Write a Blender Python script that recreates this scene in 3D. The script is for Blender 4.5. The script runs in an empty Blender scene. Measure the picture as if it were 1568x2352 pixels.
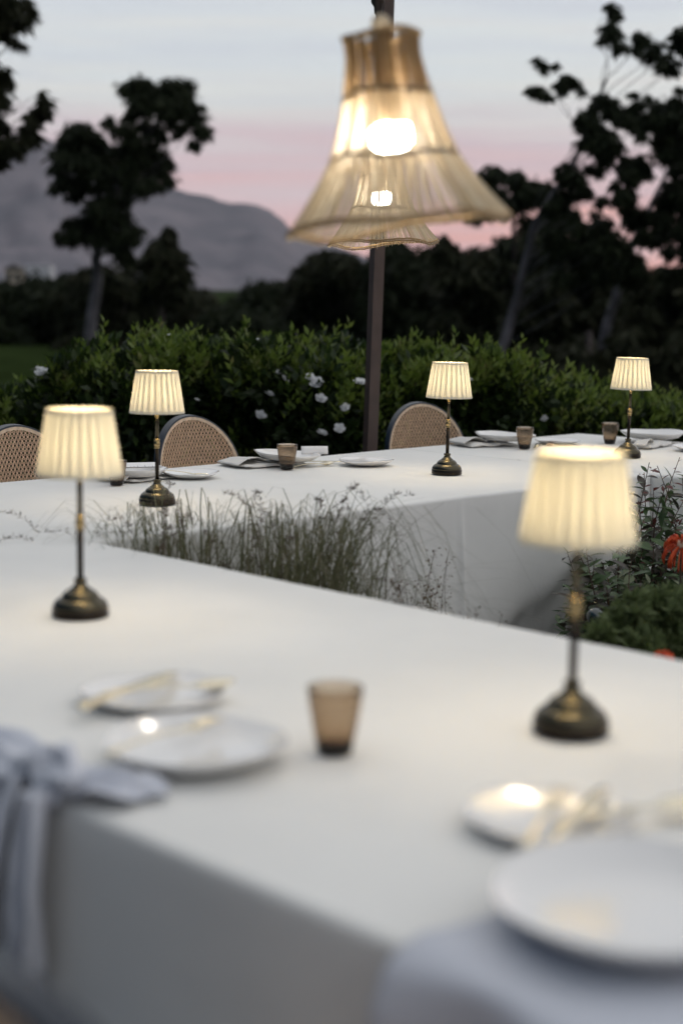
import bpy, math, random
import numpy as np
from mathutils import Vector, Matrix, noise
PI = math.pi
random.seed(7); RNG = np.random.default_rng(7)
C = bpy.context.scene.collection

# ---------------------------------------------------------------- camera
SC = bpy.context.scene
CZ = 1.308                       # eye height; table tops stand at 0.75
PITCH, ROLL, YAW = 0.1354, 0.0102, 0.7742
FPX = 3503.8                     # focal length in pixels of a 1568 x 2352 frame
cam_fw = Vector((0, math.cos(PITCH), -math.sin(PITCH)))
cam_u0 = Vector((0, math.sin(PITCH), math.cos(PITCH)))
cam_rt = math.cos(ROLL) * Vector((1, 0, 0)) + math.sin(ROLL) * cam_u0
cam_up = -math.sin(ROLL) * Vector((1, 0, 0)) + math.cos(ROLL) * cam_u0
cd = bpy.data.cameras.new('camera'); cam = bpy.data.objects.new('camera', cd); C.objects.link(cam)
mw = Matrix.Identity(4)
for i in range(3):
    mw[i][0] = cam_rt[i]; mw[i][1] = cam_up[i]; mw[i][2] = -cam_fw[i]
mw[2][3] = CZ
cam.matrix_world = mw
cd.sensor_fit = 'VERTICAL'; cd.sensor_height = 36.0; cd.sensor_width = 24.0
cd.lens = FPX / 2352 * 36.0
cd.clip_start = 0.05; cd.clip_end = 9000
cd.dof.use_dof = True; cd.dof.focus_distance = 4.95; cd.dof.aperture_fstop = 2.0
SC.camera = cam

# ---------------------------------------------------------------- sky, sun, exposure
W = bpy.data.worlds.new('World'); SC.world = W; W.use_nodes = True
nt = W.node_tree; N = nt.nodes; L = nt.links
for n in list(N): N.remove(n)
def nd(t, **k):
    n = N.new(t)
    for a, b in k.items(): setattr(n, a, b)
    return n
tc = nd('ShaderNodeTexCoord')
sep = nd('ShaderNodeSeparateXYZ'); L.new(tc.outputs['Generated'], sep.inputs[0])
def ramp(pts, fac):
    r = nd('ShaderNodeValToRGB'); cr = r.color_ramp
    while len(cr.elements) > 1: cr.elements.remove(cr.elements[0])
    cr.elements[0].position = pts[0][0]; cr.elements[0].color = (*pts[0][1], 1)
    for p, c in pts[1:]:
        e = cr.elements.new(p); e.color = (*c, 1)
    L.new(fac, r.inputs[0]); return r.outputs[0]
def math_(op, a, b=None, c=None):
    m = nd('ShaderNodeMath', operation=op)
    for i, v in enumerate((a, b, c)):
        if v is None: continue
        if isinstance(v, (int, float)): m.inputs[i].default_value = v
        else: L.new(v, m.inputs[i])
    return m.outputs[0]
mp = nd('ShaderNodeMapping'); mp.inputs['Scale'].default_value = (1.6, 1.6, 26); mp.inputs['Rotation'].default_value = (0.03, -0.09, 0)
L.new(tc.outputs['Generated'], mp.inputs[0])
nz = nd('ShaderNodeTexNoise'); nz.inputs['Scale'].default_value = 1.7; nz.inputs['Detail'].default_value = 5; nz.inputs['Roughness'].default_value = .55
L.new(mp.outputs[0], nz.inputs['Vector'])
# elevation, gently disturbed by long thin cloud streaks
el = math_('ADD', sep.outputs[2], math_('MULTIPLY', math_('SUBTRACT', nz.outputs[0], .5), .15))
front = ramp([(0.0, (.72, .36, .30)), (.03, (.70, .41, .39)), (.055, (.63, .46, .485)), (.078, (.60, .50, .535)), (.098, (.63, .59, .60)),
              (.13, (.66, .68, .67)), (.17, (.61, .66, .69)), (.21, (.57, .61, .66)), (.4, (.70, .725, .74)), (1.0, (.76, .77, .78))], el)
# unseen sky shaped to light the cloth drops: bright right, darkened behind left
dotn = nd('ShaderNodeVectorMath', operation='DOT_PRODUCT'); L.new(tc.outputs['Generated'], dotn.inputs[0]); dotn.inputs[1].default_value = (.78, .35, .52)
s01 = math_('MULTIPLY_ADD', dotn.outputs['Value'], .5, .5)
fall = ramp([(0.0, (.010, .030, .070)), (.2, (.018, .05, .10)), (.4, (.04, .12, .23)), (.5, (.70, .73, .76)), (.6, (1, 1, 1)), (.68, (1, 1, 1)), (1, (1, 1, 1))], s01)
mp2 = nd('ShaderNodeMapping'); mp2.inputs['Scale'].default_value = (2.2, 2.2, 34); mp2.inputs['Rotation'].default_value = (0, -.12, 0); mp2.inputs['Location'].default_value = (3, 1, 2)
L.new(tc.outputs['Generated'], mp2.inputs[0])
nz2 = nd('ShaderNodeTexNoise'); nz2.inputs['Scale'].default_value = 2.6; nz2.inputs['Detail'].default_value = 7; nz2.inputs['Roughness'].default_value = .6; nz2.inputs['Distortion'].default_value = .4
L.new(mp2.outputs[0], nz2.inputs['Vector'])
streak = ramp([(.0, (.90, .88, .91)), (.42, (.96, .95, .97)), (.52, (1.0, .985, .985)), (.62, (1, 1, 1)), (1, (1, 1, 1))], nz2.outputs[0])
ms = nd('ShaderNodeMix', data_type='RGBA', blend_type='MULTIPLY'); ms.inputs[0].default_value = 1
L.new(front, ms.inputs[6]); L.new(streak, ms.inputs[7]); front = ms.outputs[2]
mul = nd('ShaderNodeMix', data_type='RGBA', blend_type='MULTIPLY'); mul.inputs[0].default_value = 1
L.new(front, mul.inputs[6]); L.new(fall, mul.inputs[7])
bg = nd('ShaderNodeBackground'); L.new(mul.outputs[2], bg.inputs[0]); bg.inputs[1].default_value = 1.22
sky = nd('ShaderNodeTexSky', sky_type='NISHITA'); sky.sun_disc = False; sky.sun_elevation = math.radians(1.0); sky.sun_rotation = math.radians(35)
bg2 = nd('ShaderNodeBackground'); L.new(sky.outputs[0], bg2.inputs[0]); bg2.inputs[1].default_value = 0.01
addn = nd('ShaderNodeAddShader'); L.new(bg.outputs[0], addn.inputs[0]); L.new(bg2.outputs[0], addn.inputs[1])
wo = nd('ShaderNodeOutputWorld'); L.new(addn.outputs[0], wo.inputs[0])
sd = bpy.data.lights.new('sun', 'SUN'); sd.energy = 0.05; sd.angle = math.radians(25); sd.color = (1, .75, .68)
sun = bpy.data.objects.new('sun', sd); C.objects.link(sun); sun.rotation_euler = (math.radians(80), 0, math.radians(180 - 35)); sun.location = (0, 0, 30)
vs = SC.view_settings; SC.display_settings.display_device = 'sRGB'
vs.view_transform = 'Standard'; vs.look = 'None'; vs.exposure = 0; vs.gamma = 1; vs.use_curve_mapping = False
cy = SC.cycles
cy.use_denoising = True
try: cy.denoiser = 'OPENIMAGEDENOISE'
except Exception: pass
cy.use_adaptive_sampling = True; cy.adaptive_threshold = 0.012
cy.max_bounces = 10; cy.diffuse_bounces = 4; cy.glossy_bounces = 4; cy.transmission_bounces = 10; cy.transparent_max_bounces = 12
cy.sample_clamp_indirect = 8

# ---------------------------------------------------------------- frames of reference
U = Vector((math.cos(YAW), math.sin(YAW), 0))       # along the back row of tables
V = Vector((math.sin(YAW), -math.cos(YAW), 0))      # along the front row, towards the right
TZ = 0.75
def P(a, b, z=TZ): return U * a + V * b + Vector((0, 0, z))
def ray(x, y): return (cam_fw + cam_rt * ((x - 784) / FPX) + cam_up * ((1176 - y) / FPX))
def atY(x, y, Y):                                   # point of a sight line at ground distance Y
    d = ray(x, y); return Vector((0, 0, CZ)) + d * (Y / d.y)

# ---------------------------------------------------------------- materials
def mat(name, col, rough=.6, metal=0., noise_amt=0., noise_scale=8., bump=0., bump_scale=60., spec=.5, coat=0., sheen=0., col2=None):
    m = bpy.data.materials.new(name); m.use_nodes = True
    t = m.node_tree; b = t.nodes['Principled BSDF']
    b.inputs['Base Color'].default_value = (*col, 1); b.inputs['Roughness'].default_value = rough; b.inputs['Metallic'].default_value = metal
    b.inputs['Specular IOR Level'].default_value = spec; b.inputs['Coat Weight'].default_value = coat; b.inputs['Sheen Weight'].default_value = sheen
    if noise_amt or col2:
        n = t.nodes.new('ShaderNodeTexNoise'); n.inputs['Scale'].default_value = noise_scale; n.inputs['Detail'].default_value = 6
        co = t.nodes.new('ShaderNodeTexCoord'); t.links.new(co.outputs['Object'], n.inputs['Vector'])
        r = t.nodes.new('ShaderNodeValToRGB'); t.links.new(n.outputs[0], r.inputs[0])
        c2 = col2 or tuple(c * (1 - noise_amt) for c in col); c1 = col if col2 else tuple(min(1, c * (1 + noise_amt)) for c in col)
        r.color_ramp.elements[0].position = .35; r.color_ramp.elements[0].color = (*c2, 1)
        r.color_ramp.elements[1].position = .65; r.color_ramp.elements[1].color = (*c1, 1)
        t.links.new(r.outputs[0], b.inputs['Base Color'])
    if bump:
        n = t.nodes.new('ShaderNodeTexNoise'); n.inputs['Scale'].default_value = bump_scale; n.inputs['Detail'].default_value = 4
        co = t.nodes.new('ShaderNodeTexCoord'); t.links.new(co.outputs['Object'], n.inputs['Vector'])
        bp = t.nodes.new('ShaderNodeBump'); bp.inputs['Strength'].default_value = bump; bp.inputs['Distance'].default_value = .01
        t.links.new(n.outputs[0], bp.inputs['Height']); t.links.new(bp.outputs[0], b.inputs['Normal'])
    return m
def leafmat(name, cols, trans=.25, rough=.45, spec=.35):
    """leaf colour varies from leaf to leaf (per face island) and lets some light through"""
    m = bpy.data.materials.new(name); m.use_nodes = True; t = m.node_tree; b = t.nodes['Principled BSDF']
    g = t.nodes.new('ShaderNodeNewGeometry'); r = t.nodes.new('ShaderNodeValToRGB'); t.links.new(g.outputs['Random Per Island'], r.inputs[0])
    cr = r.color_ramp; cr.elements[0].color = (*cols[0], 1); cr.elements[1].color = (*cols[-1], 1)
    for i, c in enumerate(cols[1:-1]): e = cr.elements.new((i + 1) / (len(cols) - 1)); e.color = (*c, 1)
    t.links.new(r.outputs[0], b.inputs['Base Color']); b.inputs['Roughness'].default_value = rough; b.inputs['Specular IOR Level'].default_value = spec
    tr = t.nodes.new('ShaderNodeBsdfTranslucent'); t.links.new(r.outputs[0], tr.inputs[0])
    mx = t.nodes.new('ShaderNodeMixShader'); mx.inputs[0].default_value = trans
    o = t.nodes['Material Output']; t.links.new(b.outputs[0], mx.inputs[1]); t.links.new(tr.outputs[0], mx.inputs[2]); t.links.new(mx.outputs[0], o.inputs[0])
    return m
def clumptone(m, scale, lo=.25):
    """tone follows whole sprigs, not single leaves"""
    t = m.node_tree; r = [n for n in t.nodes if n.type == 'VALTORGB'][0]; g = [n for n in t.nodes if n.type == 'NEW_GEOMETRY'][0]
    co = t.nodes.new('ShaderNodeTexCoord'); n = t.nodes.new('ShaderNodeTexNoise'); n.inputs['Scale'].default_value = scale; n.inputs['Detail'].default_value = 3; t.links.new(co.outputs['Object'], n.inputs['Vector'])
    mr = t.nodes.new('ShaderNodeMapRange'); mr.inputs[1].default_value = .35; mr.inputs[2].default_value = .68; t.links.new(n.outputs[0], mr.inputs[0])
    mx = t.nodes.new('ShaderNodeMath'); mx.operation = 'MULTIPLY_ADD'; t.links.new(mr.outputs[0], mx.inputs[0]); mx.inputs[1].default_value = 1 - lo
    m2 = t.nodes.new('ShaderNodeMath'); m2.operation = 'MULTIPLY'; t.links.new(g.outputs['Random Per Island'], m2.inputs[0]); m2.inputs[1].default_value = lo; t.links.new(m2.outputs[0], mx.inputs[2]); t.links.new(mx.outputs[0], r.inputs[0])
def emis(name, col, s):
    m = bpy.data.materials.new(name); m.use_nodes = True; t = m.node_tree; b = t.nodes['Principled BSDF']
    b.inputs['Base Color'].default_value = (.8, .8, .8, 1); b.inputs['Emission Color'].default_value = (*col, 1); b.inputs['Emission Strength'].default_value = s
    return m
def weave(name, col, scale=900, strength=.35, blotch=.03, trans=0.):
    m = mat(name, col, .85, spec=.2, sheen=.15, noise_amt=blotch, noise_scale=3)
    t = m.node_tree; b = t.nodes['Principled BSDF']; co = t.nodes.new('ShaderNodeTexCoord')
    hs = []
    for ax in 'XY':
        w = t.nodes.new('ShaderNodeTexWave'); w.bands_direction = ax; w.inputs['Scale'].default_value = scale / 6.28; w.inputs['Distortion'].default_value = .6
        mp = t.nodes.new('ShaderNodeMapping'); mp.inputs['Rotation'].default_value = (0, 0, -YAW); t.links.new(co.outputs['Object'], mp.inputs[0]); t.links.new(mp.outputs[0], w.inputs[0]); hs.append(w)
    ad = t.nodes.new('ShaderNodeMath'); ad.operation = 'ADD'; t.links.new(hs[0].outputs[1], ad.inputs[0]); t.links.new(hs[1].outputs[1], ad.inputs[1])
    n = t.nodes.new('ShaderNodeTexNoise'); n.inputs['Scale'].default_value = 14; n.inputs['Detail'].default_value = 3; t.links.new(co.outputs['Object'], n.inputs['Vector'])
    b1 = t.nodes.new('ShaderNodeBump'); b1.inputs['Strength'].default_value = strength; b1.inputs['Distance'].default_value = .0006; t.links.new(ad.outputs[0], b1.inputs['Height'])
    b2 = t.nodes.new('ShaderNodeBump'); b2.inputs['Strength'].default_value = .25; b2.inputs['Distance'].default_value = .006; t.links.new(n.outputs[0], b2.inputs['Height'])
    t.links.new(b1.outputs[0], b2.inputs['Normal']); t.links.new(b2.outputs[0], b.inputs['Normal'])
    return m
M = {}
M['cloth'] = weave('white_linen', (.81, .80, .765))
M['napkin'] = weave('pale_napkin_linen', (.60, .62, .68), strength=.5)
M['napkin_cream'] = weave('cream_napkin_linen', (.74, .72, .68), strength=.5)
M['ceramic'] = mat('cream_ceramic', (.76, .745, .725), .25, spec=.5, coat=.9, bump=.10, bump_scale=14)
M['ceramic'].node_tree.nodes['Principled BSDF'].inputs['Coat IOR'].default_value = 1.75; M['ceramic'].node_tree.nodes['Principled BSDF'].inputs['Coat Roughness'].default_value = .09
M['paper'] = mat('paper', (.84, .83, .82), .7, spec=.2)
M['ink'] = mat('ink', (.16, .16, .2), .8)
M['bronze'] = mat('antique_bronze', (.085, .074, .050), .26, 1.0)
M['bronze_rim'] = mat('darker_bronze', (.030, .024, .019), .34, .9, noise_amt=.2, noise_scale=30)
M['brass'] = mat('polished_brass', (.42, .31, .15), .22, 1.0)
M['gold'] = mat('brushed_gold_cutlery', (.80, .73, .57), .2, 1.0, bump=.05)
M['black'] = mat('black_plastic', (.012, .012, .014), .35)
M['navy'] = mat('navy_bentwood', (.006, .013, .026), .38)
M['cane'] = mat('rattan_cane', (.66, .45, .29), .5, noise_amt=.2, noise_scale=90, bump=.3, bump_scale=400)
M['cane_rim'] = mat('rattan_edge', (.68, .52, .37), .5, noise_amt=.15, noise_scale=60)
M['pole'] = mat('brown_painted_steel', (.060, .038, .031), .5, noise_amt=.15, noise_scale=12)
M['straw'] = None
M['rope'] = mat('brown_twisted_rope', (.30, .20, .10), .8, noise_amt=.3, noise_scale=200, bump=.6, bump_scale=500)
M['soil'] = mat('dark_soil', (.03, .022, .016), .95, spec=0, noise_amt=.4, noise_scale=20, bump=.8, bump_scale=40)
M['gravel'] = mat('gravel', (.045, .045, .045), .95, spec=.1, noise_amt=.35, noise_scale=60, bump=.8, bump_scale=90)
M['lawn'] = mat('evening_lawn', (.022, .034, .011), .95, spec=0, noise_amt=.3, noise_scale=.6, bump=.8, bump_scale=30)
M['mountain'] = mat('mountain_slope', (.22, .20, .22), 1.0, spec=0, col2=(.15, .145, .165), noise_scale=.008, bump=0)
M['bark'] = mat('dark_bark', (.075, .06, .055), .9, noise_amt=.4, noise_scale=6, bump=.6, bump_scale=20)
M['gum'] = mat('pale_gum_bark', (.085, .08, .09), .8, noise_amt=.45, noise_scale=2.5, bump=.4, bump_scale=10)
M['twig'] = mat('green_brown_twig', (.055, .045, .025), .8)
M['redtwig'] = mat('reddish_twig', (.085, .045, .03), .8)
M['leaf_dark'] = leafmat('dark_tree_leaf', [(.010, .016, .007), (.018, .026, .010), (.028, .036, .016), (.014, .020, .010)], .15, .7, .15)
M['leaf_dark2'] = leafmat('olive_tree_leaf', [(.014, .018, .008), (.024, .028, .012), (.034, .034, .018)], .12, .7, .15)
M['leaf_hedge'] = leafmat('hedge_leaf', [(.006, .012, .003), (.014, .028, .006), (.028, .050, .010), (.045, .075, .015)], .3)
M['leaf_shoot'] = leafmat('young_hedge_leaf', [(.04, .07, .012), (.09, .14, .022), (.15, .21, .035), (.16, .20, .05), (.20, .17, .065)], .4)
clumptone(M['leaf_hedge'], 9); clumptone(M['leaf_shoot'], 7)
M['leaf_bush'] = leafmat('bush_leaf', [(.05, .09, .03), (.09, .145, .06), (.065, .11, .045)], .25, .4)
M['leaf_bush_dark'] = leafmat('dark_maroon_leaf', [(.035, .035, .022), (.06, .045, .035)], .2, .4)
M['leaf_pale'] = leafmat('variegated_pale_leaf', [(.14, .17, .09), (.18, .20, .12)], .3, .5)
M['leaf_red'] = leafmat('red_tip_leaf', [(.12, .035, .03), (.16, .05, .04)], .3, .5)
M['leaf_lime'] = leafmat('feathery_green_leaf', [(.10, .14, .05), (.15, .19, .08), (.06, .09, .03)], .35, .6)
M['grass'] = leafmat('dry_green_grass', [(.12, .13, .065), (.18, .175, .10), (.08, .09, .042), (.24, .22, .15)], .42, .7, .2)
M['seed'] = leafmat('brown_seed_head', [(.13, .09, .07), (.09, .065, .045), (.16, .12, .09)], .3, .8, .1)
M['weed'] = leafmat('russet_weed', [(.16, .09, .05), (.10, .06, .035), (.20, .12, .07), (.12, .10, .06)], .3, .8, .1)
M['rose'] = leafmat('white_rose_petal', [(.84, .85, .86), (.90, .90, .90)], .45, .6, .2)
M['orange'] = leafmat('orange_pincushion', [(.72, .10, .03), (.80, .16, .05), (.62, .06, .03)], .3, .5, .3)
M['pot'] = mat('dark_green_glaze', (.010, .022, .02), .08, coat=.8)
M['wall'] = mat('pale_house_wall', (.42, .36, .29), .9)
M['wall2'] = mat('white_house_wall', (.55, .55, .58), .9)
M['roof'] = mat('grey_roof', (.12, .11, .11), .8)
M['window'] = mat('dark_window', (.03, .03, .035), .2)
M['bulb_warm'] = emis('warm_lamp_bulb', (1.0, .81, .55), 118)
M['bulb_white'] = emis('white_pendant_bulb', (1.0, .93, .82), 85)
def straw():
    m = leafmat('dry_straw', [(.62, .51, .35), (.70, .61, .46), (.76, .69, .56), (.52, .41, .26)], .45, .6, .25)
    return m
M['straw'] = straw()
M['straw_brown'] = leafmat('brown_straw', [(.30, .19, .085), (.38, .25, .12), (.46, .32, .17), (.25, .15, .07)], .3, .6, .25)
def shade_mat(name='pleated_cream_fabric', fac=.108):
    m = bpy.data.materials.new(name); m.use_nodes = True; t = m.node_tree
    for n in list(t.nodes): t.nodes.remove(n)
    d = t.nodes.new('ShaderNodeBsdfDiffuse'); d.inputs[0].default_value = (.74, .70, .58, 1)
    tr = t.nodes.new('ShaderNodeBsdfTranslucent'); tr.inputs[0].default_value = (.95, .89, .68, 1)
    mx = t.nodes.new('ShaderNodeMixShader'); mx.inputs[0].default_value = fac
    o = t.nodes.new('ShaderNodeOutputMaterial'); t.links.new(d.outputs[0], mx.inputs[1]); t.links.new(tr.outputs[0], mx.inputs[2]); t.links.new(mx.outputs[0], o.inputs[0])
    return m
M['shade'] = shade_mat(); M['shade_under'] = shade_mat('thin_under_fold', .62)
def glass_mat():
    m = bpy.data.materials.new('smoky_brown_glass'); m.use_nodes = True; t = m.node_tree; b = t.nodes['Principled BSDF']
    b.inputs['Base Color'].default_value = (.93, .91, .89, 1); b.inputs['Roughness'].default_value = .18; b.inputs['IOR'].default_value = 1.45; b.inputs['Transmission Weight'].default_value = 1
    va = t.nodes.new('ShaderNodeVolumeAbsorption'); va.inputs['Color'].default_value = (.58, .38, .10, 1); va.inputs['Density'].default_value = 360
    t.links.new(va.outputs[0], t.nodes['Material Output'].inputs['Volume']); return m
M['glass'] = glass_mat()

# ---------------------------------------------------------------- mesh helpers
class MB:
    def __init__(s): s.v = []; s.f = []
    def add(s, vs, fs):
        o = len(s.v); s.v += [tuple(v) for v in vs]; s.f += [tuple(i + o for i in f) for f in fs]; return s
    def box(s, c, d, R=None):
        c = Vector(c); vs = [Vector((x * d[0] / 2, y * d[1] / 2, z * d[2] / 2)) for x in (-1, 1) for y in (-1, 1) for z in (-1, 1)]
        if R is not None: vs = [R @ v for v in vs]
        return s.add([c + v for v in vs], [(0, 1, 3, 2), (4, 6, 7, 5), (0, 4, 5, 1), (2, 3, 7, 6), (0, 2, 6, 4), (1, 5, 7, 3)])
    def tube(s, path, rad, n=8, cap=True, flat=1.0):
        path = [Vector(p) for p in path]; k = len(path)
        if isinstance(rad, (int, float)): rad = [rad] * k
        vs = []; prev = None
        for i, p in enumerate(path):
            t = (path[min(i + 1, k - 1)] - path[max(i - 1, 0)])
            t = t.normalized() if t.length > 1e-9 else Vector((0, 0, 1))
            if prev is None: x = t.orthogonal().normalized()
            else: x = (prev - t * prev.dot(t)); x = x.normalized() if x.length > 1e-6 else t.orthogonal().normalized()
            prev = x; y = t.cross(x)
            for j in range(n):
                a = 2 * PI * j / n; vs.append(p + rad[i] * (math.cos(a) * x + flat * math.sin(a) * y))
        fs = [(i * n + j, i * n + (j + 1) % n, (i + 1) * n + (j + 1) % n, (i + 1) * n + j) for i in range(k - 1) for j in range(n)]
        if cap: fs += [tuple(range(n))[::-1], tuple(range((k - 1) * n, k * n))]
        return s.add(vs, fs)
    def lathe(s, prof, n=32, c=(0, 0, 0), wob=None, closed_top=False):
        c = Vector(c); vs = []
        for r, z in prof:
            for j in range(n):
                a = 2 * PI * j / n; rr = r * (wob(a, z) if wob else 1); vs.append(c + Vector((rr * math.cos(a), rr * math.sin(a), z)))
        k = len(prof)
        fs = [(i * n + j, i * n + (j + 1) % n, (i + 1) * n + (j + 1) % n, (i + 1) * n + j) for i in range(k - 1) for j in range(n)]
        return s.add(vs, fs)
    def grid(s, fn, nu, nv):
        vs = [fn(i / nu, j / nv) for i in range(nu + 1) for j in range(nv + 1)]
        fs = [(i * (nv + 1) + j, (i + 1) * (nv + 1) + j, (i + 1) * (nv + 1) + j + 1, i * (nv + 1) + j + 1) for i in range(nu) for j in range(nv)]
        return s.add(vs, fs)
    def mesh(s, name, m, smooth=True):
        me = bpy.data.meshes.new(name); me.from_pydata(s.v, [], s.f)
        if m is not None: me.materials.append(m)
        if smooth: me.polygons.foreach_set('use_smooth', [True] * len(me.polygons))
        me.update(); return me
    def build(s, name, m, parent=None, smooth=True, loc=None):
        return obj(name, s.mesh(name, m, smooth), parent, loc)
def obj(name, me, parent=None, loc=None):
    o = bpy.data.objects.new(name, me); C.objects.link(o)
    if parent is not None: o.parent = parent
    if loc is not None: o.location = loc
    return o
def tag(o, label, cat, group=None, kind=None):
    o['label'] = label; o['category'] = cat
    if group: o['group'] = group
    if kind: o['kind'] = kind
    return o
def thing(name, label, cat, loc=(0, 0, 0), rz=0, group=None):
    o = bpy.data.objects.new(name, None); C.objects.link(o); o.location = loc; o.rotation_euler = (0, 0, rz); o.empty_display_size = .05
    return tag(o, label, cat, group)
def structure(o): o['kind'] = 'structure'; return o
def kids(o): return [c for c in C.objects if c.parent == o]
def copy_tree(o, parent=None):
    c = o.copy(); C.objects.link(c)
    if parent is not None: c.parent = parent
    for ch in kids(o): copy_tree(ch, c)
    return c
def solid(o, t):
    md = o.modifiers.new('thickness', 'SOLIDIFY'); md.thickness = t; md.offset = 0; return o
def autosmooth(o, ang=.6):
    me = o.data; me.polygons.foreach_set('use_smooth', [True] * len(me.polygons)); me.set_sharp_from_angle(angle=ang); return o
def leaves_np(cen, direc, size, width, rng=RNG, fold=.25):
    """diamond leaves: cen (n,3) base points, direc (n,3) unit vectors, size (n,), width ratio"""
    n = len(cen); r = rng.normal(size=(n, 3)); side = np.cross(direc, r); side /= np.linalg.norm(side, axis=1)[:, None] + 1e-9
    nrm = np.cross(side, direc); sz = size[:, None]
    p0 = cen; p1 = cen + direc * sz * .45 + side * sz * width * .5 + nrm * sz * fold * .2; p2 = cen + direc * sz - nrm * sz * fold * .3; p3 = cen + direc * sz * .45 - side * sz * width * .5 + nrm * sz * fold * .2
    v = np.stack([p0, p1, p2, p3], 1).reshape(-1, 3); f = np.arange(4 * n).reshape(n, 4); return v, f
def np_mesh(name, v, f, m):
    me = bpy.data.meshes.new(name); n = len(f); k = f.shape[1]
    me.vertices.add(len(v)); me.vertices.foreach_set('co', np.ascontiguousarray(v, dtype=np.float32).ravel())
    me.loops.add(n * k); me.loops.foreach_set('vertex_index', np.ascontiguousarray(f, dtype=np.int32).ravel())
    me.polygons.add(n); me.polygons.foreach_set('loop_start', np.arange(0, n * k, k, dtype=np.int32)); me.polygons.foreach_set('loop_total', np.full(n, k, dtype=np.int32))
    me.materials.append(m); me.update(); me.validate(); return me
def unit(n, rng=RNG):
    d = rng.normal(size=(n, 3)); return d / np.linalg.norm(d, axis=1)[:, None]

# ================================================================ THE SETTING
def ground_h(x, y):
    r = math.hypot(x, y)
    return -0.35 * min(1, max(0, (r - 12) / 25)) + max(0, (r - 120)) * .012 + (0.6 * noise.noise((x * .01, y * .01, 0)) if r > 60 else 0)
g = MB(); rings = [0, 3, 6, 9, 12, 16, 20, 26, 34, 45, 60, 80, 110, 160, 240, 400, 800, 1500, 2800, 5000]; nn = 48
vs = [(0, 0, -.0)]
for r in rings[1:]:
    for j in range(nn):
        a = 2 * PI * j / nn; x, y = r * math.cos(a), r * math.sin(a); vs.append((x, y, ground_h(x, y) if r < 900 else 6))
fs = [(0, 1 + j, 1 + (j + 1) % nn) for j in range(nn)]
for i in range(len(rings) - 2):
    o = 1 + i * nn; fs += [(o + j, o + nn + j, o + nn + (j + 1) % nn, o + (j + 1) % nn) for j in range(nn)]
g.add(vs, fs); structure(g.build('lawn', M['lawn']))
g = MB(); g.add([P(-3, -6.2, .004), P(9, -6.2, .004), P(9, 4, .004), P(-3, 4, .004)], [(0, 1, 2, 3)]); structure(g.build('gravel_terrace', M['gravel'], smooth=False))
def bedf(s, t):
    a = 2.2 + s * 2.0; b = -2.8 + t * 4.5; e = min(s, 1 - s, t, 1 - t); return P(a, b, .008 + min(.1, e * 1.2) + .03 * noise.noise((a * 4, b * 4, 0)) * min(1, e * 10))
structure(MB().grid(bedf, 30, 50).build('flower_bed_soil', M['soil']))

# mountain range
ridge = [(-2600, 520), (-1500, 430), (-900, 330), (-400, 300), (-100, 345), (0, 372), (50, 352), (85, 338), (130, 352), (200, 395), (270, 430), (325, 449), (380, 453), (415, 460), (450, 466), (480, 470), (502, 480), (530, 482), (560, 484), (592, 487), (612, 497), (640, 518), (665, 542), (700, 556), (760, 572), (850, 605), (950, 650), (1100, 690), (1700, 692), (2300, 640), (3200, 560), (4500, 610), (6500, 660)]
def ridge_y(x):
    for (x0, y0), (x1, y1) in zip(ridge, ridge[1:]):
        if x0 <= x <= x1: return y0 + (y1 - y0) * (x - x0) / (x1 - x0)
    return 690
KT = [0, .05, .12, .2, .3, .42, .55, .68, .8, .9, 1.0, .8, .45, .1]; DT = [1250, 1400, 1560, 1720, 1880, 2030, 2170, 2300, 2420, 2520, 2600, 2800, 3200, 3900]
def mtf(s, t):
    x = -2600 + s * 9100; az = math.atan((x - 784) / FPX * .99)
    q = t * 13; i = min(12, int(q)); f = q - i; k = KT[i] * (1 - f) + KT[i + 1] * f; D = DT[i] * (1 - f) + DT[i + 1] * f
    top = (705 - ridge_y(x)) / FPX * 2600
    gul = noise.ridged_multi_fractal((az * 26 + k * 1.5, k * 1.1, .7), .9, 2.1, 6, 1.0, 2.0) - 1.0      # gullies running down the slope
    n = (noise.fractal((az * 14, t * 3.2, .3), .8, 2.1, 7) * .10 + gul * .03 * math.sin(PI * min(1, k * .95 + .03))) * top * (1 if k < .85 else .35)
    n += noise.fractal((az * 60, 1, 1), .8, 2.1, 5) * 5 * k
    return Vector((math.sin(az) * D, math.cos(az) * D, 2 + k * top + n))
structure(MB().grid(mtf, 620, 52).build('mountain_range', M['mountain']))

# thin evening haze, one closed box round everything, sky outside
mb = MB(); mb.box((0, 900, 320), (9800, 8600, 644)); hzo = mb.build('haze', None, None, False)
m = bpy.data.materials.new('thin_evening_haze'); m.use_nodes = True; t = m.node_tree; t.nodes.remove(t.nodes['Principled BSDF'])
pv = t.nodes.new('ShaderNodeVolumePrincipled'); pv.inputs['Color'].default_value = (.80, .83, .90, 1); pv.inputs['Density'].default_value = .00006; t.links.new(pv.outputs[0], t.nodes['Material Output'].inputs['Volume'])
hzo.data.materials.append(m); hzo['kind'] = 'stuff'; hzo['label'] = 'thin evening haze greying the far mountain'

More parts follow.
